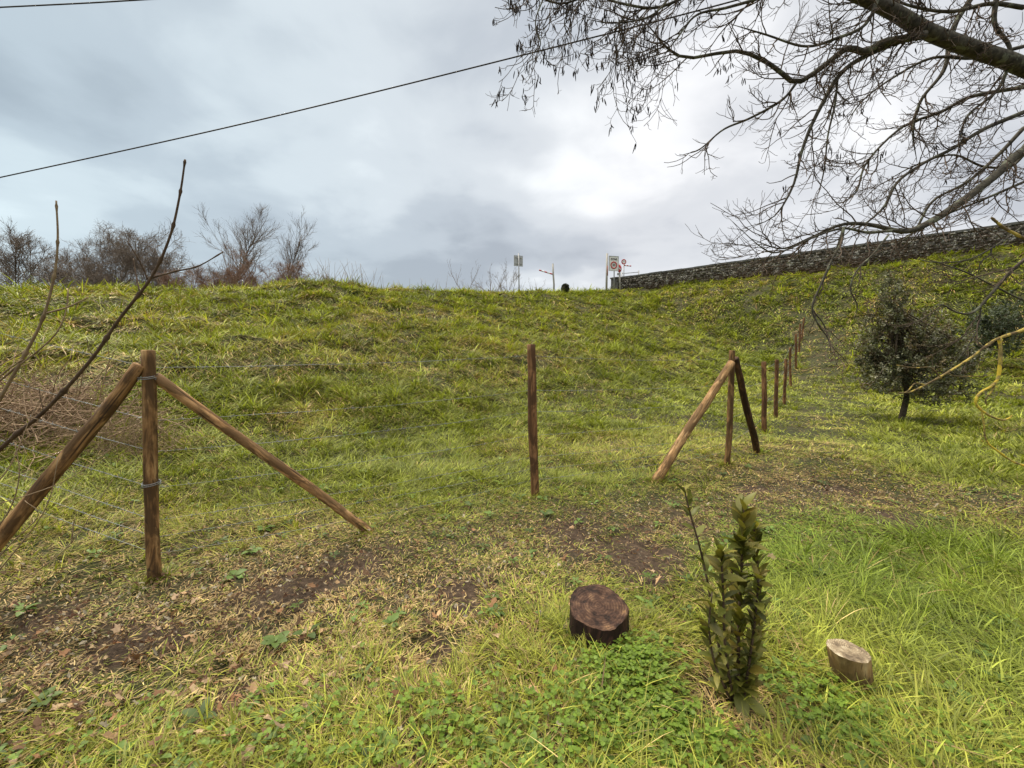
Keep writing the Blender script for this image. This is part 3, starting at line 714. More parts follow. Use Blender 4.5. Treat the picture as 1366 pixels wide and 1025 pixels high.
# ---------------- evergreen shrubs ----------------
def shrub(root, name_px, Yb, blobs, trunk_pts, NL, lsize, cols, seed):
    """blobs: (px,py,rx_px,ry_px,depth offset); leaves clustered on twigs inside those volumes"""
    tr = spline(trunk_pts, 12); m = MB(); tubes(m, tr, np.linspace(.06, .03, 12), 9, wob=.15)
    s = Yb/FPX; Cn = []; 
    wts = np.array([b[2]*b[3] for b in blobs], float); wts /= wts.sum()
    NT_ = NL//26
    k = RNG.choice(len(blobs), NT_, p=wts)
    B = np.array([[*P(b[0], b[1], Yb+b[4]), b[2]*s, b[3]*s] for b in blobs])[k]
    dr = nrm(RNG.normal(0, 1, (NT_, 3))); rr = RNG.uniform(.0, 1, NT_)**.42
    lump = 1+.35*(RNG.random(NT_)-.5)
    cen = B[:, :3]; Q = cen+dr*(rr*lump)[:, None]*np.stack([B[:, 3], B[:, 3]*.9, B[:, 4]], 1)
    keep = fbm(Q[:, 0]*3.2+seed, Q[:, 2]*3.2+Q[:, 1]*1.7, seed) > .37
    Q, cen, dr, B = Q[keep], cen[keep], dr[keep], B[keep]; NT_ = len(Q)
    # twig from a bit inside towards Q
    out = nrm(Q-(tr[6]+[0, 0, .2])); out[:, 2] += .35; D = nrm(out+RNG.normal(0, .35, Q.shape)); L = RNG.uniform(.12, .30, NT_)
    pts = grow(Q-D*L[:, None]*.6, D, L, 5, .12)
    tubes(m, pts, taper(np.full(NT_, .005), np.full(NT_, .002), 5), 3)
    # limbs from trunk to a sample of twigs
    idx = RNG.choice(NT_, min(90, NT_), replace=False); st = tr[RNG.integers(7, 12, len(idx))]
    mid_ = (st+pts[idx, 0])/2+RNG.normal(0, .06, (len(idx), 3)); tm = np.linspace(0, 1, 7)[None, :, None]
    lim = (1-tm)**2*st[:, None]+2*tm*(1-tm)*mid_[:, None]+tm**2*pts[idx, 0][:, None]
    tubes(m, lim, taper(np.full(len(idx), .016), np.full(len(idx), .004), 7), 5)
    m.build('trunk', M_trunk, root)
    lf = MB(); per = 26; ti = np.repeat(np.arange(NT_), per); N = len(ti)
    t = RNG.random(N)*3.98; i = t.astype(int); f = (t-i)[:, None]
    q = pts[ti, i]*(1-f)+pts[ti, i+1]*f; q += RNG.normal(0, .018, q.shape)
    T = nrm(pts[ti, 4]-pts[ti, 0]); d_ = nrm(T*.5+RNG.normal(0, .6, (N, 3))); nn = nrm(RNG.normal(0, .6, (N, 3))+[0, 0, 1])
    L = RNG.uniform(lsize*.7, lsize*1.3, N)
    tw_c = np.array(cols)[RNG.integers(0, len(cols), NT_)]*RNG.uniform(.75, 1.3, (NT_, 1))
    leaves(lf, q, d_, nn, L, L*.5, tw_c[ti]*RNG.uniform(.75, 1.3, (N, 1)), .15, .15)
    lf.build('crown', M_leafd, root)
b1 = G(1202, 562); Y1 = b1[1]
oak = empty('evergreen_shrub', b1, label='dark grey-green evergreen oak shrub with a bent trunk and narrow top, right of the fence', cat='shrub')
shrub(oak, None, Y1, [(1192, 395, 17, 32, 0), (1186, 430, 28, 30, 0), (1195, 460, 40, 38, 0), (1230, 440, 34, 30, .1), (1250, 470, 42, 40, 0), (1205, 495, 55, 34, 0), (1170, 505, 32, 20, -.1), (1270, 510, 34, 24, .1), (1235, 520, 45, 18, -.2), (1160, 470, 20, 30, .1), (1292, 480, 18, 22, .2)],
      [b1-[0, 0, .1], b1, P(1206, 545, Y1), P(1210, 525, Y1), P(1205, 500, Y1), P(1200, 460, Y1), P(1194, 410, Y1)], 40000, .042,
      [(.12, .125, .065), (.18, .185, .11), (.07, .075, .035), (.26, .25, .17), (.17, .13, .07)], 3)
b2 = G(1334, 490); Y2 = b2[1]
oak2 = empty('evergreen_shrub', b2, label='rounder darker evergreen shrub at the right edge, farther back below the wall', cat='shrub')
shrub(oak2, None, Y2, [(1335, 430, 36, 38, 0), (1320, 450, 32, 28, 0), (1352, 440, 30, 32, .1), (1312, 425, 16, 20, 0)],
      [b2-[0, 0, .1], b2, P(1334, 470, Y2), P(1333, 450, Y2), P(1333, 430, Y2)], 12000, .06, [(.075, .095, .055), (.13, .15, .09), (.05, .065, .035)], 8)

# ---------------- stone wall ----------------
W0 = np.array([8.9, 34.6]); W1 = np.array([46.0, 1.0]); wd = nrm(W1-W0); wn_ = np.array([-.67, -.74]); LW = np.linalg.norm(W1-W0)
mst, n = mat('rubble_stone'); v = n.new('ShaderNodeTexCoord').outputs['Object']
sc = n.new('ShaderNodeAttribute', attribute_name='col').outputs[0]
a = n.noise(v, 9, 6, .7); l = n.noise(v, 3.4, 5, .65); l2 = n.noise(v, 14, 4, .7)
c = n.mix(.6, sc, n.ramp(a, [(.3, (.018, .015, .012)), (.55, (.075, .064, .05)), (.75, (.17, .15, .12))]))
c = n.mix(n.ramp(n.math('MULTIPLY', n.math('ADD', l, l2), .5), [(.525, 0.0), (.575, .85)]), c, (.46, .44, .39))
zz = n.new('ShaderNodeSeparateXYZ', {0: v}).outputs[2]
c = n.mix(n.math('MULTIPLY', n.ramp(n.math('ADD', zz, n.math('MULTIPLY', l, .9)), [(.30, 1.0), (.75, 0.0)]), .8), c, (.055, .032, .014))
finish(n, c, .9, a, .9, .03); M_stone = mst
mcp, n = mat('coping_stone'); v = n.new('ShaderNodeTexCoord').outputs['Object']
a = n.noise(v, 7, 6, .7); l = n.noise(v, 3, 5, .7)
c = n.ramp(a, [(.3, (.05, .05, .048)), (.6, (.15, .145, .135)), (.75, (.30, .29, .27))]); c = n.mix(n.ramp(l, [(.55, 0.0), (.62, .8)]), c, (.035, .035, .03))
finish(n, c, .9, a, .8, .02); M_cope = mcp
wall = empty('stone_wall', (W0[0], W0[1], 6.9), label='long low rubble stone wall with flat coping along the top of the embankment', cat='wall')
WB, WT = 6.25, 7.78
Rw = np.array([[wd[0], -wn_[0], 0], [wd[1], -wn_[1], 0], [0, 0, 1]])
core = MB()
def wp(s, o, z): return np.array([W0[0]+wd[0]*s+wn_[0]*o, W0[1]+wd[1]*s+wn_[1]*o, z])
core.box(wp(LW/2, -.05, (WB+WT)/2-.3), (LW, .36, WT-WB+.55), Rw)
# rounded stones, one lumpy octagonal boulder each, laid in courses on both faces
def lump(c, sz, R, colr, mb):
    th = np.arange(8)/8*2*np.pi+RNG.uniform(0, .7)
    V = []
    for (s, o) in ((1.0, 0), (.93, .55), (.62, .92)):
        sq = np.sign(np.cos(th))*np.abs(np.cos(th))**.62, np.sign(np.sin(th))*np.abs(np.sin(th))**.62
        V.append(np.stack([sq[0]*s*sz[0]/2*RNG.uniform(.88, 1.05, 8), np.full(8, -o*sz[1]*RNG.uniform(.8, 1.1)), sq[1]*s*sz[2]/2*RNG.uniform(.88, 1.05, 8)], 1))
    V.append(np.array([[0, -sz[1], 0]])); V = np.concatenate(V)@np.array(R).T+c
    F4 = []; 
    for k in range(2):
        for j in range(8): F4.append([k*8+j, (k+1)*8+j, (k+1)*8+(j+1) % 8, k*8+(j+1) % 8])
    F3 = [[16+j, 24, 16+(j+1) % 8] for j in range(8)]
    mb.add2(V, np.array(F3), np.array(F4)); mb.c.append(np.tile(colr, (25, 1)))
stn = MB()
for face in (1, -1):
    z = WB
    while z < WT-.02:
        hcs = random.uniform(.10, .19); hcs = min(hcs, WT-z+.03); s = random.uniform(-.1, .1)
        send = LW if face == 1 else 12
        while s < send:
            ln = random.uniform(.12, .34); br_ = random.choice([(.02, .016, .012), (.06, .045, .034), (.10, .08, .06), (.03, .022, .016), (.30, .28, .24), (.05, .034, .02), (.04, .03, .02)])
            Rf = Rw if face == 1 else Rw@np.diag([-1, -1, 1])
            lump(wp(s+ln/2, .12 if face == 1 else -.22, z+hcs/2+random.uniform(-.035, .035)), (ln*random.uniform(.8, 1.1), random.uniform(.05, .15), hcs*random.uniform(.75, 1.2)), Rf, np.array(br_)*random.uniform(.7, 1.25), stn)
            s += ln
        z += hcs
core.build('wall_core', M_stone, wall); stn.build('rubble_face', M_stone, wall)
cp = MB(); s = 0
while s < LW:
    ln = random.uniform(.7, 1.15)
    cp.box(wp(s+ln/2, -.05+random.uniform(-.012, .012), WT+.065+random.uniform(-.012, .012)), (ln-.02, .52, .11+random.uniform(-.01, .015)), Rw); s += ln
cp.build('coping', M_cope, wall, smooth=False)
pr = MB(); pr.box(wp(-.32, -.05, 6.95), (.62, .72, 1.75), Rw); pr.box(wp(-.32, -.05, 7.87), (.74, .84, .10), Rw)
pr.build('end_pier', M_cope, wall, smooth=False)

# ---------------- signs and height barrier on the crest ----------------
def cyl(mb, a, b, r, k=12): tubes(mb, np.array([a, b], float), np.array([r, r]), k)
def onright(px, Y): 
    x = P(px, 380, Y)[0]; return np.array([x, Y, hz(x, Y)])
def disc(mb, c, R, r0, r1, depth, k=40, off=0):
    """ring or disc in local x-z plane, facing local -y"""
    th = np.arange(k)/k*2*np.pi; V = []
    for rr, yy in ((r0, -off), (r1, -off), (r1, -off+depth), (r0, -off+depth)):
        V.append(np.stack([rr*np.cos(th), np.full(k, yy), rr*np.sin(th)], 1))
    V = np.concatenate(V)@np.array(R).T+c; j = np.arange(k); j2 = (j+1) % k; F = []
    for a_, b_ in ((0, 1), (1, 2), (2, 3), (3, 0)): F.append(np.stack([a_*k+j, b_*k+j, b_*k+j2, a_*k+j2], -1))
    mb.add(V, np.concatenate(F))
def rotz(a): return np.array([[math.cos(a), -math.sin(a), 0], [math.sin(a), math.cos(a), 0], [0, 0, 1]])
def text(body, size, c, R, m, parent, name='lettering'):
    cu = bpy.data.curves.new(name, 'FONT'); cu.body = body; cu.size = size; cu.align_x = 'CENTER'; cu.align_y = 'CENTER'; cu.extrude = .004; cu.offset = size*.02
    to = bpy.data.objects.new(name, cu); C.objects.link(to); bpy.context.view_layer.update()
    dg = bpy.context.evaluated_depsgraph_get(); me = bpy.data.meshes.new_from_object(to.evaluated_get(dg)); bpy.data.objects.remove(to)
    o = bpy.data.objects.new(name, me); C.objects.link(o); me.materials.clear(); me.materials.append(m)
    M4 = Matrix.Rotation(math.pi/2, 4, 'X'); Rm = Matrix([list(r) for r in R]).to_4x4()
    o.parent = parent; o.matrix_basis = Matrix.Translation(Vector(c)-parent.location)@Rm@M4
    return o
def band_arm(name, a, b, r, nb, parent):
    """white bar from a to b with red bands"""
    a = np.array(a, float); b = np.array(b, float)
    m = MB(); cyl(m, a, b, r, 10); o = m.build(name, M_white, parent)
    for k in range(0, nb, 2):
        m = MB(); cyl(m, a+(b-a)*(k/nb+.005), a+(b-a)*((k+1)/nb-.005), r*1.06, 10); c = m.build('red_band', M_red, parent)
# plain backed rectangular sign
YS = 27.0; g = onright(692.5, YS); sg = empty('road_sign', g, label='grey back of a square road sign alone on a thin pole', cat='road sign')
m = MB(); cyl(m, g-[0, 0, .3], P(692, 338, YS), .035); m.build('pole', M_steel, sg)
Rs = rotz(math.radians(22)); cS = P(692, 348, YS)+[0, -.0, 0]
m = MB(); m.box(cS+Rs@np.array([0, .065, 0]), (.62, .02, .68), Rs)
for dz in (-.18, .2): m.box(cS+Rs@np.array([0, .035, dz]), (.5, .03, .04), Rs)
m.build('sign_plate', M_signback, sg, smooth=False)
# left height-barrier post with arm
YB_ = 31.0; g = onright(738.5, YB_); hb = empty('barrier_post', g, label='pale post holding one short banded arm to its left, beside a small dark bush', cat='barrier')
t_ = P(737.5, 352, YB_); m = MB(); q = np.array([g-[0, 0, .4], P(739, 380, YB_), P(738, 366, YB_), t_]); 
tubes(m, q, np.array([.07, .07, .065, .065]), 12); m.build('post', M_paintpost, hb)
band_arm('arm', P(737, 366, YB_), P(719, 360.5, YB_), .045, 5, hb)
# right height-barrier post (tall) 
YZ = 33.0; g = onright(809, YZ); hb2 = empty('barrier_post', g, label='tall pale barrier post just left of the speed zone sign', cat='barrier')
m = MB(); cyl(m, g-[0, 0, .4], P(810, 338.5, YZ), .085, 12); m.build('post', M_paintpost, hb2)
m = MB(); cyl(m, P(809.6, 368, YZ), P(809.8, 355, YZ), .089, 12); m.build('red_band', M_stain, hb2)
# speed zone panel
g = onright(819.5, YZ+.3); zs = empty('speed_zone_sign', g, label='white rectangular 30 zone sign on a post at the end of the wall', cat='road sign')
m = MB(); cyl(m, g-[0, 0, .3], P(819.2, 346, YZ+.3), .045); m.build('pole', M_steel, zs)
Rz = rotz(math.radians(14)); cz = P(818.7, 351.8, YZ+.1); hw = .40; hh_ = .56
m = MB(); m.box(cz, (2*hw, .03, 2*hh_), Rz); o = m.build('sign_panel', M_white, zs, smooth=False)
fr_ = MB()
for (dx, dz, sx_, sz_) in ((0, hh_, 2*hw+.05, .035), (0, -hh_, 2*hw+.05, .035), (-hw, 0, .035, 2*hh_-.03), (hw, 0, .035, 2*hh_-.03)): fr_.box(cz+Rz@np.array([dx, -.006, dz]), (sx_, .045, sz_), Rz)
fr_.build('frame', M_signback, zs, smooth=False)
m = MB(); disc(m, cz+Rz@np.array([0, -.02, -.13]), Rz, .20, .285, .014, off=.012); m.build('red_ring', M_red, zs)
def child_text(*a): return text(*a)
child_text('30', .27, cz+Rz@np.array([0, -.022, -.13]), Rz, M_black, zs)
child_text('ZONE', .20, cz+Rz@np.array([0, -.022, .33]), Rz, M_black, zs)
# red round sign seen at an angle behind, on a white post
g = onright(827.5, YZ+1.0); ns = empty('road_sign', g, label='tilted red disc sign on a white post, half hidden behind the zone sign', cat='road sign')
m = MB(); cyl(m, g-[0, 0, .3], P(826.2, 352, YZ+1), .07); m.build('pole', M_paintpost, ns)
Rn = rotz(math.radians(40))@np.array([[math.cos(.35), 0, math.sin(.35)], [0, 1, 0], [-math.sin(.35), 0, math.cos(.35)]])
cn = P(826.3, 358.4, YZ+.8); m = MB(); disc(m, cn, Rn, .0005, .30, .03); m.build('sign_plate', M_red, ns)
m = MB(); m.box(cn+Rn@np.array([0, -.012, .0]), (.40, .02, .075), Rn); m.build('white_bar', M_white, ns, smooth=False)
m = MB(); m.box(P(825.5, 366, YZ+.9), (.30, .03, .20), rotz(.3)); m.build('small_plate', M_signback, ns, smooth=False)
# round sign on banded arm
g = onright(832.3, YZ+2.6); rs_ = empty('height_limit_sign', g, label='small round white sign with red rim above a short banded bar', cat='road sign')
m = MB(); cyl(m, g-[0, 0, .3], P(832.2, 351, YZ+2.6), .04); m.build('pole', M_steel, rs_)
cr_ = P(832.2, 349.5, YZ+2.45); Rr = rotz(.25)
m = MB(); disc(m, cr_, Rr, .0005, .19, .02); m.build('sign_plate', M_white, rs_)
m = MB(); disc(m, cr_, Rr, .155, .225, .03, off=.012); m.build('red_ring', M_red, rs_)
band_arm('arm', P(832, 354.2, YZ+2.5), P(842, 355.2, YZ+2.5), .045, 5, rs_)
# railing behind the wall end
g = wp(2.0, -2.0, 0); g[2] = hz(g[0], g[1])
rl = empty('railing', g, label='low grey metal railing behind the left end of the wall', cat='railing')
pA = P(829.5, 363, 37); pB = P(852, 361, 37)
for q in (pA, pB):
    m = MB(); cyl(m, [q[0], q[1], hz(q[0], q[1])-.2], q, .05); m.build('post', M_steel, rl)
for dv in (2.2, 6.5):
    m = MB(); cyl(m, P(829.5, 363+dv, 37), P(852, 361+dv, 37), .03); m.build('rail', M_steel, rl)
# small dark bush on the crest
YD = 27; g = onright(754, YD)
db = empty('small_bush', g, label='small round dark bush on the crest, right of the post with the banded arm', cat='bush')
m = MB(); cyl(m, g-[0, 0, .1], g+[0, 0, .3], .03, 6); m.build('stem', M_trunk, db)
lf = MB(); N = 1500; dr = nrm(RNG.normal(0, 1, (N, 3))); q = P(754, 384.5, YD)+dr*(RNG.random((N, 1))**.4)*np.array([.24, .24, .26])
leaves(lf, q, nrm(dr+RNG.normal(0, .5, dr.shape)), nrm(RNG.normal(0, 1, dr.shape)), np.full(N, .07), np.full(N, .045), np.array([[.045, .045, .035]])*RNG.uniform(.6, 1.7, (N, 1))); lf.build('crown', M_leafd, db)

# ---------------- bare trees behind the crest ----------------
def bare_tree(name, px, Y, top_py, m, label, cat, group, spread=35, fork=1, dens=1., lean=0., rt=.013, wob=.10, crown_t0=.25, up=.10):
    global RNG; RNG = np.random.default_rng(int(px)+5)
    x = P(px, 380, Y)[0]; b = np.array([x, Y, hz(x, Y)]); H = P(px, top_py, Y)[2]-b[2]
    root = empty(name, b, label=label, cat=cat, group=group)
    D0 = nrm(np.column_stack([RNG.normal(lean, .16*fork if fork > 1 else .03, fork), RNG.normal(0, .12, fork), np.ones(fork)]))
    if fork > 1: D0 = nrm(np.column_stack([lean+np.linspace(-.75, .75, fork)*spread/35, RNG.normal(0, .2, fork), np.ones(fork)]))
    L0 = np.full(fork, H*(.86 if fork == 1 else .92))*RNG.uniform(.88, 1.05, fork)
    base = np.tile(b-[0, 0, .2], (fork, 1))+RNG.normal(0, .12 if fork > 1 else 0, (fork, 3))*[1, 1, 0]
    r0 = H*.012 if fork == 1 else H*.008
    p0 = grow(base, D0, L0, 12, .05, 0, .02); R0 = taper(np.full(fork, r0), np.full(fork, rt), 12)
    dens = dens*(1.3 if fork == 1 else 1.6); rt = rt*1.4; n1 = max(6, 40*dens/fork if fork > 1 else 40*dens)
    Q, D, L, r = sprout(p0, R0, n1, spread, .46, crown_t0, .97); p1 = grow(Q, D, L, 9, wob, 0, up); R1 = taper(np.minimum(r*.55, r0*.5), np.full(len(Q), rt), 9)
    Q, D, L, r = sprout(p1, R1, 8*dens, spread*1.15, .60, .1, 1.); p2 = grow(Q, D, L, 7, wob, 0, up); R2 = taper(np.minimum(r*.7, .02), np.full(len(Q), rt*.5), 7)
    Q, D, L, r = sprout(p2, R2, 5*dens, spread*1.25, .62, .05, 1., H*.055); p3 = grow(Q, D, L, 5, wob*1.2, 0, up); R3 = taper(np.full(len(Q), rt*.45), np.full(len(Q), rt*.3), 5)
    t = MB(); tubes(t, p0, R0, 8); t.build('trunk', m, root)
    c = MB(); tubes(c, p1, R1, 5, cap=False); tubes(c, p2, R2, 4, cap=False); tubes(c, p3, R3, 3, cap=False); c.build('crown', m, root)
TG = 'bare trees beyond the bank'
for a in [
    ('bare_tree', 22, 34, 306, M_fart, 'bare many-stemmed tree at the far left edge beyond the bank', 4, 30, .8),
    ('bare_tree', 66, 40, 308, M_fart, 'low bare tree behind the upright shoot, second from the left edge', 3, 34, .8),
    ('bare_tree', 108, 36, 286, M_fart, 'dark bare tree with crooked spreading limbs, left of centre of the far row', 3, 42, 1.0),
    ('bare_tree', 150, 40, 300, M_fart, 'bare rounded tree just right of the crooked spreading one', 3, 38, .9),
    ('bare_tree', 205, 38, 312, M_fart, 'low bare tree behind the long forked shoot, with twiggy dark clumps', 4, 44, .9),
    ('bare_tree', 240, 42, 335, M_fart, 'lowest bare tree, filling the gap just left of the tallest slender one', 4, 40, .8),
    ('bare_tree', 176, 44, 326, M_fart, 'faint bare tree farther back between the rounded tree and the long forked shoot', 4, 40, .8),
]:
    bare_tree(a[0], a[1], a[2], a[3], a[4], a[5], 'tree', TG, spread=a[7], fork=a[6], dens=a[8], wob=.16)
bare_tree('bare_tree', 302, 36, 244, M_fart, 'tallest slender bare tree with fine upward twigs beyond the bank', 'tree', TG, spread=30, fork=1, dens=.7, rt=.009, wob=.05, crown_t0=.22, up=.14)
bare_tree('bare_tree', 368, 36, 292, M_fart, 'thin pale bare tree rising out of the reddish bushes', 'tree', TG, spread=24, fork=2, dens=.6, rt=.009, wob=.05, up=.12)
for px, tp, lb_ in [(285, 350, 'reddish brown bush left of the tallest bare tree trunk'), (322, 338, 'reddish brown bush right of the tallest bare tree trunk'), (355, 335, 'dense reddish bush under the thin pale tree'), (388, 345, 'rightmost rounded reddish bush of the far row'), (245, 358, 'low brown bush between the long shoot and the tallest tree')]:
    bare_tree('bare_bush', px, 30, tp, M_farb, lb_, 'bush', 'reddish bushes beyond the bank', spread=45, fork=6, dens=.9, rt=.008, wob=.2, crown_t0=.1)
for px, Y, tp, fk, de, lb_ in [(615, 24, 330, 2, .22, 'tall thin bare whips on the crest, tallest of them all'), (655, 25, 345, 3, .25, 'sparse leaning bare twigs on the crest between the whips and the sign'), (678, 24, 350, 5, .45, 'small bushy bare shrub on the crest touching the grey sign pole'), (715, 24, 365, 2, .15, 'few faint bare twigs between the grey sign and the banded arm post')]:
    bare_tree('bare_shrub', px, Y, tp, M_fart, lb_, 'shrub', 'bare shrubs on the crest', spread=28, fork=fk, dens=de, rt=.003, wob=.1, crown_t0=.15)
# dry stalks along the crest
mb = MB()
xs = np.concatenate([RNG.normal(450, 32, 60), RNG.uniform(30, 790, 60), RNG.normal(545, 20, 12), RNG.normal(640, 35, 30)])
Q = []
for px in xs:
    u = (px-683)/FPX; t = 17.2/(-.68*u+.73)+RNG.uniform(-.6, .3); Q.append([u*t, t, hz(u*t, t)-.03])
Q = np.array(Q); L = RNG.uniform(.3, .95, len(Q))*np.where(np.abs(xs-450) < 70, 1.15, .85); D = nrm(np.column_stack([RNG.normal(0, .3, len(Q)), RNG.normal(0, .2, len(Q)), np.ones(len(Q))]))
tubes(mb, grow(Q, D, L, 7, .06), taper(np.full(len(Q), .006), np.full(len(Q), .003), 7), 4)
mb.build('dry_stalks', M_sappale, kind='stuff', label='thin dry stalks sticking up along the crest', cat='weeds')
# bramble / dead brush heap at left
g = G(40, 568); mb = MB(); N = 1500
q = np.column_stack([g[0]+RNG.normal(0, .55, N), g[1]+RNG.normal(0, .35, N)]); q = np.column_stack([q, height(q[:, 0], q[:, 1])+RNG.random(N)*.22*np.exp(-((q[:, 0]-g[0])/.7)**2)])
p_ = grow(q, RNG.normal(0, 1, (N, 3))*[1, .7, .35], RNG.uniform(.2, .7, N), 6, .3, .12); p_[..., 2] = np.maximum(p_[..., 2], height(p_[..., 0], p_[..., 1])+.01)
tubes(mb, p_, taper(np.full(N, .0035), np.full(N, .0015), 6), 3, cap=False)
M_straw = bark('dead_stalk', (.14, .085, .05), (.42, .30, .19))
N = 260; q = np.column_stack([g[0]+RNG.normal(0, .6, N), g[1]+RNG.normal(0, .35, N)]); q = np.column_stack([q, height(q[:, 0], q[:, 1])+RNG.random(N)*.2])
p_ = grow(q, RNG.normal(0, 1, (N, 3))*[1, .7, .45], RNG.uniform(.4, 1.1, N), 6, .12, .1); p_[..., 2] = np.maximum(p_[..., 2], height(p_[..., 0], p_[..., 1])+.02)
tubes(mb, p_, taper(np.full(N, .0065), np.full(N, .003), 6), 4, cap=False)
mb.build('dead_brush', M_straw, kind='stuff', label='heap of tangled brown dead stalks behind the left fence', cat='dead brush')
g = G(165, 600); mb = MB(); N = 300
q = np.column_stack([g[0]+RNG.normal(0, .22, N), g[1]+RNG.normal(0, .15, N)]); q = np.column_stack([q, height(q[:, 0], q[:, 1])])
p_ = grow(q, RNG.normal(0, .5, (N, 3))+[.15, -.1, 1], RNG.uniform(.2, .55, N), 7, .1, .1, -.25)
tubes(mb, p_, taper(np.full(N, .0028), np.full(N, .0013), 7), 3, cap=False)
mb.build('dry_tuft', M_sappale, kind='stuff', label='dry straw coloured tuft behind the corner post', cat='weeds')

# ---------------- foreground shoots at left ----------------
def shoot(mb, pts, Y, r0, r1, n=26, k=8, knots=6):
    q = spline([P(a, b, Y+dy) for a, b, dy in pts], n); r = np.linspace(r0, r1, n)
    for kk in np.linspace(4, n-2, knots).astype(int) if knots else []: r[kk] *= 1.5
    tubes(mb, q, r, k); return q
Ya = 1.75
gb = P(-190, 830, Ya); gb[2] = hz(gb[0], gb[1])
sp = empty('sapling', gb, label='long bare forked shoot leaning in from the left, crossing the corner brace', cat='sapling')
mb = MB()
def ground_pt(px, Y): x = P(px, 800, Y)[0]; return x
q0 = spline([gb-[0, 0, .05], P(-110, 720, Ya), P(0, 600, Ya), P(60, 548, Ya), P(120, 482, Ya), P(160, 425, Ya), P(202, 370, Ya), P(227, 315, Ya), P(240, 260, Ya), P(247, 213, Ya)], 120)
r = np.linspace(.0095, .0032, 120)
for kk in (31, 45, 60, 74, 85, 96, 107, 118): r[kk] *= 1.75; r[kk-1] *= 1.25
tubes(mb, q0, r, 9); mb.build('stem', M_sap, sp)
for pts, r0 in [([(202, 371, 0), (235, 362, 0), (265, 355, .02), (298, 336, .05)], .0038), ([(197, 373, 0), (187, 350, -.02), (170, 322, -.05)], .0032), ([(186, 388, 0), (181, 365, .03), (178, 345, .05)], .003),
                ([(125, 476, 0), (118, 465, 0), (116, 452, 0)], .002), ([(58, 548, 0), (54, 532, 0), (52, 518, 0)], .002), ([(150, 440, 0), (158, 436, 0), (163, 437, 0)], .002)]:
    m = MB(); shoot(m, pts, Ya, r0, r0*.55, 14, 7, 3 if r0 > .0025 else 0); m.build('side_shoot', M_sap, sp)
gb2 = P(-150, 880, 1.6); gb2[2] = hz(gb2[0], gb2[1])
sp2 = empty('sapling', gb2, label='upright pale based bare shoot at the left edge, left of the long forked one', cat='sapling')
mb = MB(); Yb2 = 1.6
q0 = spline([gb2-[0, 0, .05], P(-60, 650, Yb2), P(0, 533, Yb2), P(35, 470, Yb2), P(57, 425, Yb2), P(72, 370, Yb2), P(77, 320, Yb2), P(75, 268, Yb2)], 100); r = np.linspace(.007, .0026, 100)
for kk in (42, 57, 71, 84, 97): r[kk] *= 1.7; r[kk-1] *= 1.25
tubes(mb, q0, r, 8); mb.build('stem', M_sappale, sp2)
for pts in ([(-80, 590, 0), (0, 508, 0), (45, 473, 0), (75, 445, 0), (88, 415, .02), (91, 385, .03)], [(62, 418, 0), (90, 410, 0), (118, 397, .02)], [(-60, 560, -.1), (0, 502, -.1), (30, 480, -.1)], [(-80, 640, 0), (0, 527, 0), (22, 500, 0)]):
    m = MB(); shoot(m, pts, Yb2, .0036, .0018, 16, 6, 2); m.build('side_shoot', M_sappale, sp2)
gb3 = P(-120, 900, 1.45); gb3[2] = hz(gb3[0], gb3[1])
sp3 = empty('weed_stems', gb3, label='thin pale dry stems arching over the lower left corner in front of the brace', cat='weeds')
for pts in ([(-100, 880, 0), (0, 760, 0), (60, 680, 0), (78, 610, .02)], [(-120, 900, 0), (0, 795, 0), (90, 730, .05), (150, 640, .12)], [(-100, 700, 0), (0, 672, 0), (90, 640, .1), (160, 590, .2)],
            [(-80, 860, 0), (0, 742, 0), (50, 690, 0), (33, 668, 0)], [(95, 725, .05), (98, 700, .05), (100, 692, .05)], [(-60, 560, .1), (0, 545, .1), (50, 510, .15), (95, 498, .2)], [(-90, 640, 0), (0, 575, 0), (28, 556, 0), (52, 560, 0)], [(-90, 700, .1), (0, 640, .1), (40, 560, .2), (70, 500, .25)], [(-100, 820, 0), (0, 700, 0), (25, 640, 0), (20, 590, 0)]):
    m = MB(); shoot(m, pts, 1.55, .0028, .0012, 18, 6, 0); m.build('stem', M_sappale, sp3)

# ---------------- overhead tree at right ----------------
TY = 4.6; RNG = np.random.default_rng(23)
tb = np.array([8.4, 4.4, 0.]); tb[2] = hz(tb[0], tb[1])
tree = empty('bare_tree', tb, label='large leafless tree overhanging from the right with drooping twigs and catkins', cat='tree')
def limb(pts, n=30):
    """pts: (px, py, Y, r_px) -> world points and radii"""
    q = np.array([[*P(a, b, Y), r/FPX*Y] for a, b, Y, r in pts]); q = spline(q, n); return q[:, :3], np.maximum(q[:, 3], .002)
Z = lambda x, y: (660+x*.5168, y*.5168)
Z8 = lambda x, y: (1080+x*.3514, 280+y*.3514)
TR_TOP = None
tk = spline([tb-[0, 0, .3], tb+[0, 0, .3], tb+[-.1, .05, 1.6], tb+[-.05, .1, 3.2], tb+[.2, .2, 5.2], tb+[.3, .2, 7.5]], 24)
trk = MB(); tubes(trk, tk, np.concatenate([[.36], np.linspace(.29, .12, 23)]), 16, wob=.06); trk.build('trunk', M_limb, tree)
def world_limb(start, pts, n=34):
    q = [[*start, .13]]+[[*P(a, b, Y), r/FPX*Y] for a, b, Y, r in pts]; q = spline(q, n); return q[:, :3], np.maximum(q[:, 3], .002)
main = []
def zl(l, Y, r0, r1, conv=Z): 
    k = len(l); return [(*conv(*p[:2]), Y+(p[2] if len(p) > 2 else 0), r0+(r1-r0)*i/(k-1)) for i, p in enumerate(l)]
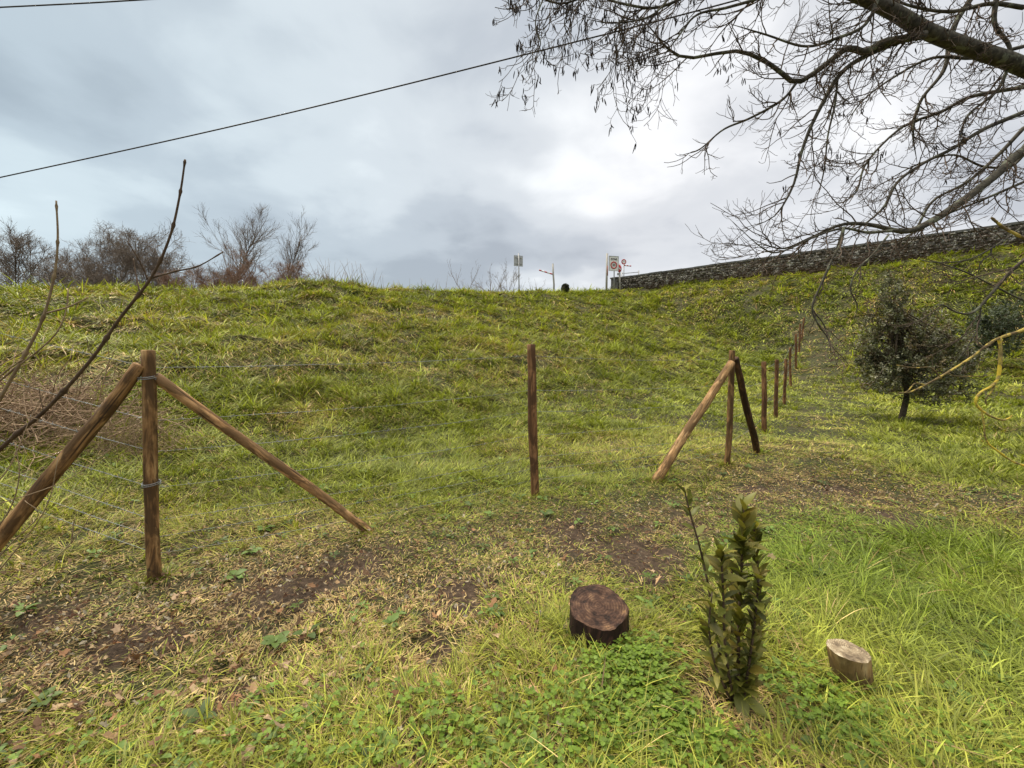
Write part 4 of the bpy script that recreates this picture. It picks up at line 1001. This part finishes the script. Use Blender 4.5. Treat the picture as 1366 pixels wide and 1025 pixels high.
main.append(world_limb(tk[9], [(1480, 150, 4.4, 11), (1366, 90, 4.2, 9.5), (1300, 66, 4.1, 9), (1240, 43, 4.0, 8.5), (1190, 15, 3.9, 8), (1140, -8, 3.8, 7.5), (1040, -50, 3.7, 7), (900, -80, 3.6, 4), (780, -70, 3.6, 2.5)], 44))
main.append(world_limb(tk[7], [(1480, 140, 4.6, 6.5), (1366, 201, 4.4, 5.6), (1335, 228, 4.3, 5), (1290, 264, 4.2, 4.6), (1240, 297, 4.1, 4.2), (1206, 309, 4.0, 3.2), (1160, 300, 4.0, 2.5), (1122, 300, 4.0, 2), (1080, 318, 4.0, 1.6), (1042, 332, 4.0, 1.3), (1000, 318, 4.0, 1)], 40))
for l, Y, r0, r1, cv in [
    ([(1110, 90), (1050, 105), (1000, 125), (930, 160), (885, 200), (850, 260), (815, 330), (790, 400), (770, 480), (720, 560), (640, 590)], 4.0, 5, 1.0, Z),
    ([(1110, 90), (1060, 100), (1000, 110), (955, 135), (910, 125), (850, 170), (780, 213), (730, 180), (690, 155), (620, 132), (500, 150), (440, 120), (400, 70), (340, 20)], 3.95, 6, 1.0, Z),
    ([(780, 213), (740, 260), (660, 305), (590, 335), (530, 385), (485, 400)], 3.95, 2.4, .8, Z),
    ([(1366, 290), (1260, 335), (1180, 385), (1110, 420), (1040, 470), (1000, 540), (930, 590), (860, 580)], 4.3, 3.6, 1, Z),
    ([(1366, 225), (1230, 250), (1150, 290), (1050, 330), (960, 420), (930, 500), (860, 540)], 4.6, 3, .9, Z),
    ([(1366, 330), (1300, 400), (1220, 470), (1130, 520), (1080, 600), (1000, 650), (900, 690)], 4.8, 3, .9, Z),
    ([(1040, 595), (960, 600), (900, 590), (830, 610), (740, 650), (690, 640), (600, 560)], 3.9, 2.4, .8, Z),
    ([(900, 590), (880, 650), (850, 720), (820, 790), (850, 840), (868, 905)], 3.9, 1.8, .8, Z),
    ([(1240, -20), (1180, 80), (1160, 180), (1100, 260), (1080, 340), (1090, 420)], 4.5, 4, 1, Z),
    ([(1300, -30), (1290, 60), (1330, 130), (1300, 230), (1220, 300), (1200, 380)], 4.2, 4, 1, Z),
    ([(1000, -40), (960, 60), (880, 100), (800, 120), (700, 90), (600, 60)], 3.7, 3, 1, Z),
    ([(820, -60), (700, -10), (600, 20), (520, 40), (470, 100), (430, 150)], 3.6, 2.6, .9, Z),
    ([(640, -60), (520, -20), (420, 20), (330, 10), (250, -10), (170, 10), (90, -10), (40, 20)], 3.6, 2.4, .9, Z),
    ([(560, -60), (450, -30), (300, -60), (180, -50), (60, -40)], 3.7, 2.0, .9, Z),
    ([(150, -50), (120, 10), (105, 60), (118, 110), (110, 135)], 3.5, 1.3, .8, Z),
    ([(240, -50), (200, 10), (180, 60), (195, 100)], 3.6, 1.3, .8, Z),
    ([(380, -50), (340, 30), (310, 90), (318, 150)], 3.5, 1.4, .8, Z),
    ([(470, -40), (430, 20), (380, 50), (300, 60), (240, 50)], 3.5, 1.5, .8, Z),
    ([(1366, 470), (1250, 520), (1150, 560), (1050, 600)], 4.4, 2.4, 1, Z),
    ([(1366, 400), (1330, 430), (1260, 430), (1180, 400), (1080, 430), (990, 480)], 4.9, 2.2, .9, Z),
    ([(1366, 120), (1240, 150), (1130, 150), (1030, 200), (950, 260), (900, 330)], 4.4, 2.8, .9, Z),
    ([(1366, 20), (1280, 10), (1180, 30), (1090, 20), (1000, -10)], 4.2, 3.4, 1.5, Z),
    ([(885, 200), (878, 270), (860, 350), (850, 440), (830, 520)], 4.0, 1.8, .8, Z),
    ([(130, 65), (118, 130), (85, 190), (45, 280), (10, 370), (30, 430), (70, 490), (80, 545)], 3.4, 2.2, .9, Z8),
    ([(300, 95), (240, 170), (180, 230), (155, 300), (180, 360), (170, 420)], 3.6, 1.6, .8, Z8),
    ([(900, 130), (814, 190), (740, 260), (680, 330), (620, 390), (560, 390), (500, 360), (450, 380)], 3.4, 3.0, .9, Z8),
    ([(940, 390), (814, 345), (700, 290), (600, 240), (500, 205), (420, 180)], 3.5, 1.6, .8, Z8),
    ([(650, 360), (640, 440), (600, 520), (560, 570)], 3.4, 1.2, .7, Z8),
    ([(814, 60), (700, 140), (600, 190), (480, 200), (380, 180)], 3.9, 1.6, .7, Z8),
    ([(690, 147), (685, 170), (650, 200), (640, 250)], 3.9, 1.4, .7, Z8),
]:
    main.append(limb(zl(l, Y, r0, r1, cv), 30))
# join stray entries at the right and top to the trunk
lm = MB()
main = [(q, np.maximum(r*(1 if i_ < 2 else .8), .0024)*np.concatenate([np.ones(len(r)-6), np.linspace(1, .35, 6)])) for i_, (q, r) in enumerate(main)]
for q, r in main: tubes(lm, q, r, 9 if r.max() > .03 else 6)
lm.build('limbs', M_limb, tree)
tw = MB(); ends = []
# trunk-side stubs carrying the branches that enter from the right, and upper crown limbs
jm = MB(); st = []
for q, r in main[2:]:
    if q[0][0] > P(1355, 200, q[0][1])[0] or P(0, 0, q[0][1])[2] < q[0][2]:
        top = P(0, 0, q[0][1])[2] < q[0][2]+.05
        a = tk[RNG.integers(17, 21)] if top else tk[RNG.integers(6, 12)]; mid_ = (a+q[0])/2+([0, 0, 1.3] if top else [0, 0, .15])
        st.append(spline([a, mid_, q[0]], 8))
tubes(jm, np.array(st), taper(np.full(len(st), .03), np.full(len(st), .011), 8), 7)
Q, D, L, r = sprout(tk[None, 8:], np.full((1, 16), .1), 16, 60, .55, .1, 1.); D[:, 0] = np.abs(D[:, 0])*.8+.15; D[:, 1] *= .6; D[:, 2] = np.abs(D[:, 2])+.25
up_ = grow(Q, D, L, 14, .1, .0, .02); tubes(jm, up_, taper(np.full(len(Q), .035), np.full(len(Q), .006), 14), 6)
jm.build('upper_limbs', M_limb, tree)
LV = []
for q, r in main:
    Lq = np.linalg.norm(np.diff(q, axis=0), axis=1).sum()
    thick = r.max() > .04
    per = int(Lq*(12.5 if not thick else 9))
    Qs, Ds, Ls, rs = sprout(q[None], r[None], per, 52, 1., .05, 1.)
    Ls = RNG.uniform(.18, .72, len(Qs))*(1.15 if thick else .9)
    LV.append((Qs, Ds, Ls, rs))
Qs = np.concatenate([a[0] for a in LV]); Ds = np.concatenate([a[1] for a in LV]); Ls = np.concatenate([a[2] for a in LV]); rs = np.concatenate([a[3] for a in LV])
Ds = nrm(Ds+np.array([-.25, 0, -.25])); n1 = len(Qs)
low = np.clip((Qs[:, 2]-2.1)/1.0, .30, 1); kp = RNG.random(n1) < low; Qs, Ds, Ls, rs = Qs[kp], Ds[kp], Ls[kp], rs[kp]; n1 = len(Qs)
p1 = grow(Qs, Ds, Ls, 9, .17, .16, .20); R1 = taper(np.minimum(rs*.65, .0062), np.full(n1, .0023), 9); tubes(tw, p1, R1, 5, cap=False)
Q, D, L, r = sprout(p1, R1, 4.8, 50, .50, .15, 1., .05, plen=Ls); p2 = grow(Q, D, L, 6, .2, .05, .18); R2 = taper(np.minimum(r*.85, .0034), np.full(len(Q), .0018), 6); tubes(tw, p2, R2, 4, cap=False)
Q, D, L, r = sprout(p2, R2, 1.4, 55, .5, .15, 1., .025); L = np.clip(L, .02, .09); p3 = grow(Q, D, L, 4, .2, 0, .2); tubes(tw, p3, taper(np.full(len(Q), .0016), np.full(len(Q), .0014), 4), 3, cap=True)
tw.build('twigs', M_twig, tree, kind='stuff')
# catkins hanging in bunches from twig ends, more at the left and in the middle
ck = MB(); ek = p2[:, -1]; 
wsel = fbm(ek[:, 0]*1.6, ek[:, 2]*1.6+ek[:, 1], 71); leftc = ek[:, 0] < 1.2
sel = np.where((wsel > .60) | (leftc & (RNG.random(len(ek)) < .95)))[0]; sel = sel[RNG.random(len(sel)) < np.where(ek[sel, 0] < 1.2, .62, .26)]; sel = sel[ek[sel, 2] > 2.5]
e3 = np.repeat(ek[sel], 3, 0)+RNG.normal(0, .012, (len(sel)*3, 3)); N = len(e3)
pk = grow(e3, np.column_stack([RNG.normal(0, .2, N), RNG.normal(0, .2, N), -np.ones(N)]), RNG.uniform(.04, .08, N), 5, .1, .1)
tubes(ck, pk, np.tile([.0014, .0040, .0046, .0038, .0014], (N, 1)), 5)
ck.build('catkins', M_catkin, tree, kind='stuff')
# lichen covered low branches
for l, r0, r1 in [([(960, 400), (814, 455), (720, 487), (680, 510), (600, 570), (520, 620), (440, 665), (380, 692), (340, 695)], 2.6, .9), ([(722, 485), (724, 560), (710, 650), (645, 698), (633, 740), (680, 780), (735, 800)], 2.3, 1.5),
                  ([(710, 650), (690, 690), (668, 720), (672, 742)], 1.2, .8), ([(735, 800), (760, 790), (768, 780)], 1.4, .8), ([(650, 750), (660, 800), (665, 860)], 1.0, 1.2), ([(665, 860), (680, 890), (720, 920), (770, 955), (840, 980)], 1.3, 1.6), ([(440, 665), (400, 660), (370, 690), (335, 700)], 1.1, .7), ([(520, 620), (560, 632), (640, 632), (700, 630)], 1.0, .6), ([(690, 30), (740, 70), (814, 108), (860, 130)], 1.6, 2.6), ([(500, 640), (460, 600), (400, 600), (330, 590)], 1, .6)]:
    q, r = limb(zl(l, 3.2, r0, r1, Z8), 34); r = r*.8*(1+.35*(RNG.random(34)-.3)); m = MB(); tubes(m, q, r, 8, wob=.3); m.build('lichen_branch', M_lichen2 if l[0] in ((722, 485), (665, 860), (735, 800)) else M_lichen, tree)
q, r = limb([(1500, 380, 3.2, 8), (1440, 400, 3.2, 4), (1400, 425, 3.2, 3), (1366, 440, 3.2, 2.6)], 10); m = MB(); tubes(m, np.vstack([tk[5][None], q]), np.concatenate([[.05], r]), 8); m.build('branch', M_limb, tree)
q, r = limb([(1366, 621, 3.2, 1.8), (1440, 640, 3.2, 2.2), (1520, 600, 3.3, 2.6)], 10); m = MB(); tubes(m, np.vstack([q, tk[4][None]]), np.concatenate([r, [.03]]), 8); m.build('branch', M_limb, tree)

# ---------------- overhead cables ----------------
def cable(label, pts, r):
    q = spline([P(a, b, Y) for a, b, Y in pts], 60)
    m = MB(); tubes(m, q, np.full(60, r), 7); o = m.build('overhead_cable', M_cable, loc=tuple(q[30]), label=label, cat='cable', group='overhead cables'); return o
cable('longer black overhead cable slanting across the sky above the corner post', [(-900, 415, 15), (-300, 300, 13), (0, 237, 12), (360, 157, 11), (800, 48, 10), (1000, -4, 9.5), (1300, -85, 9), (2200, -330, 8)], .016)
cable('shorter black overhead cable in the top left corner of the sky', [(-600, 38, 12), (0, 10, 11), (220, -2, 10.4), (700, -34, 9.5), (1500, -100, 8)], .016)
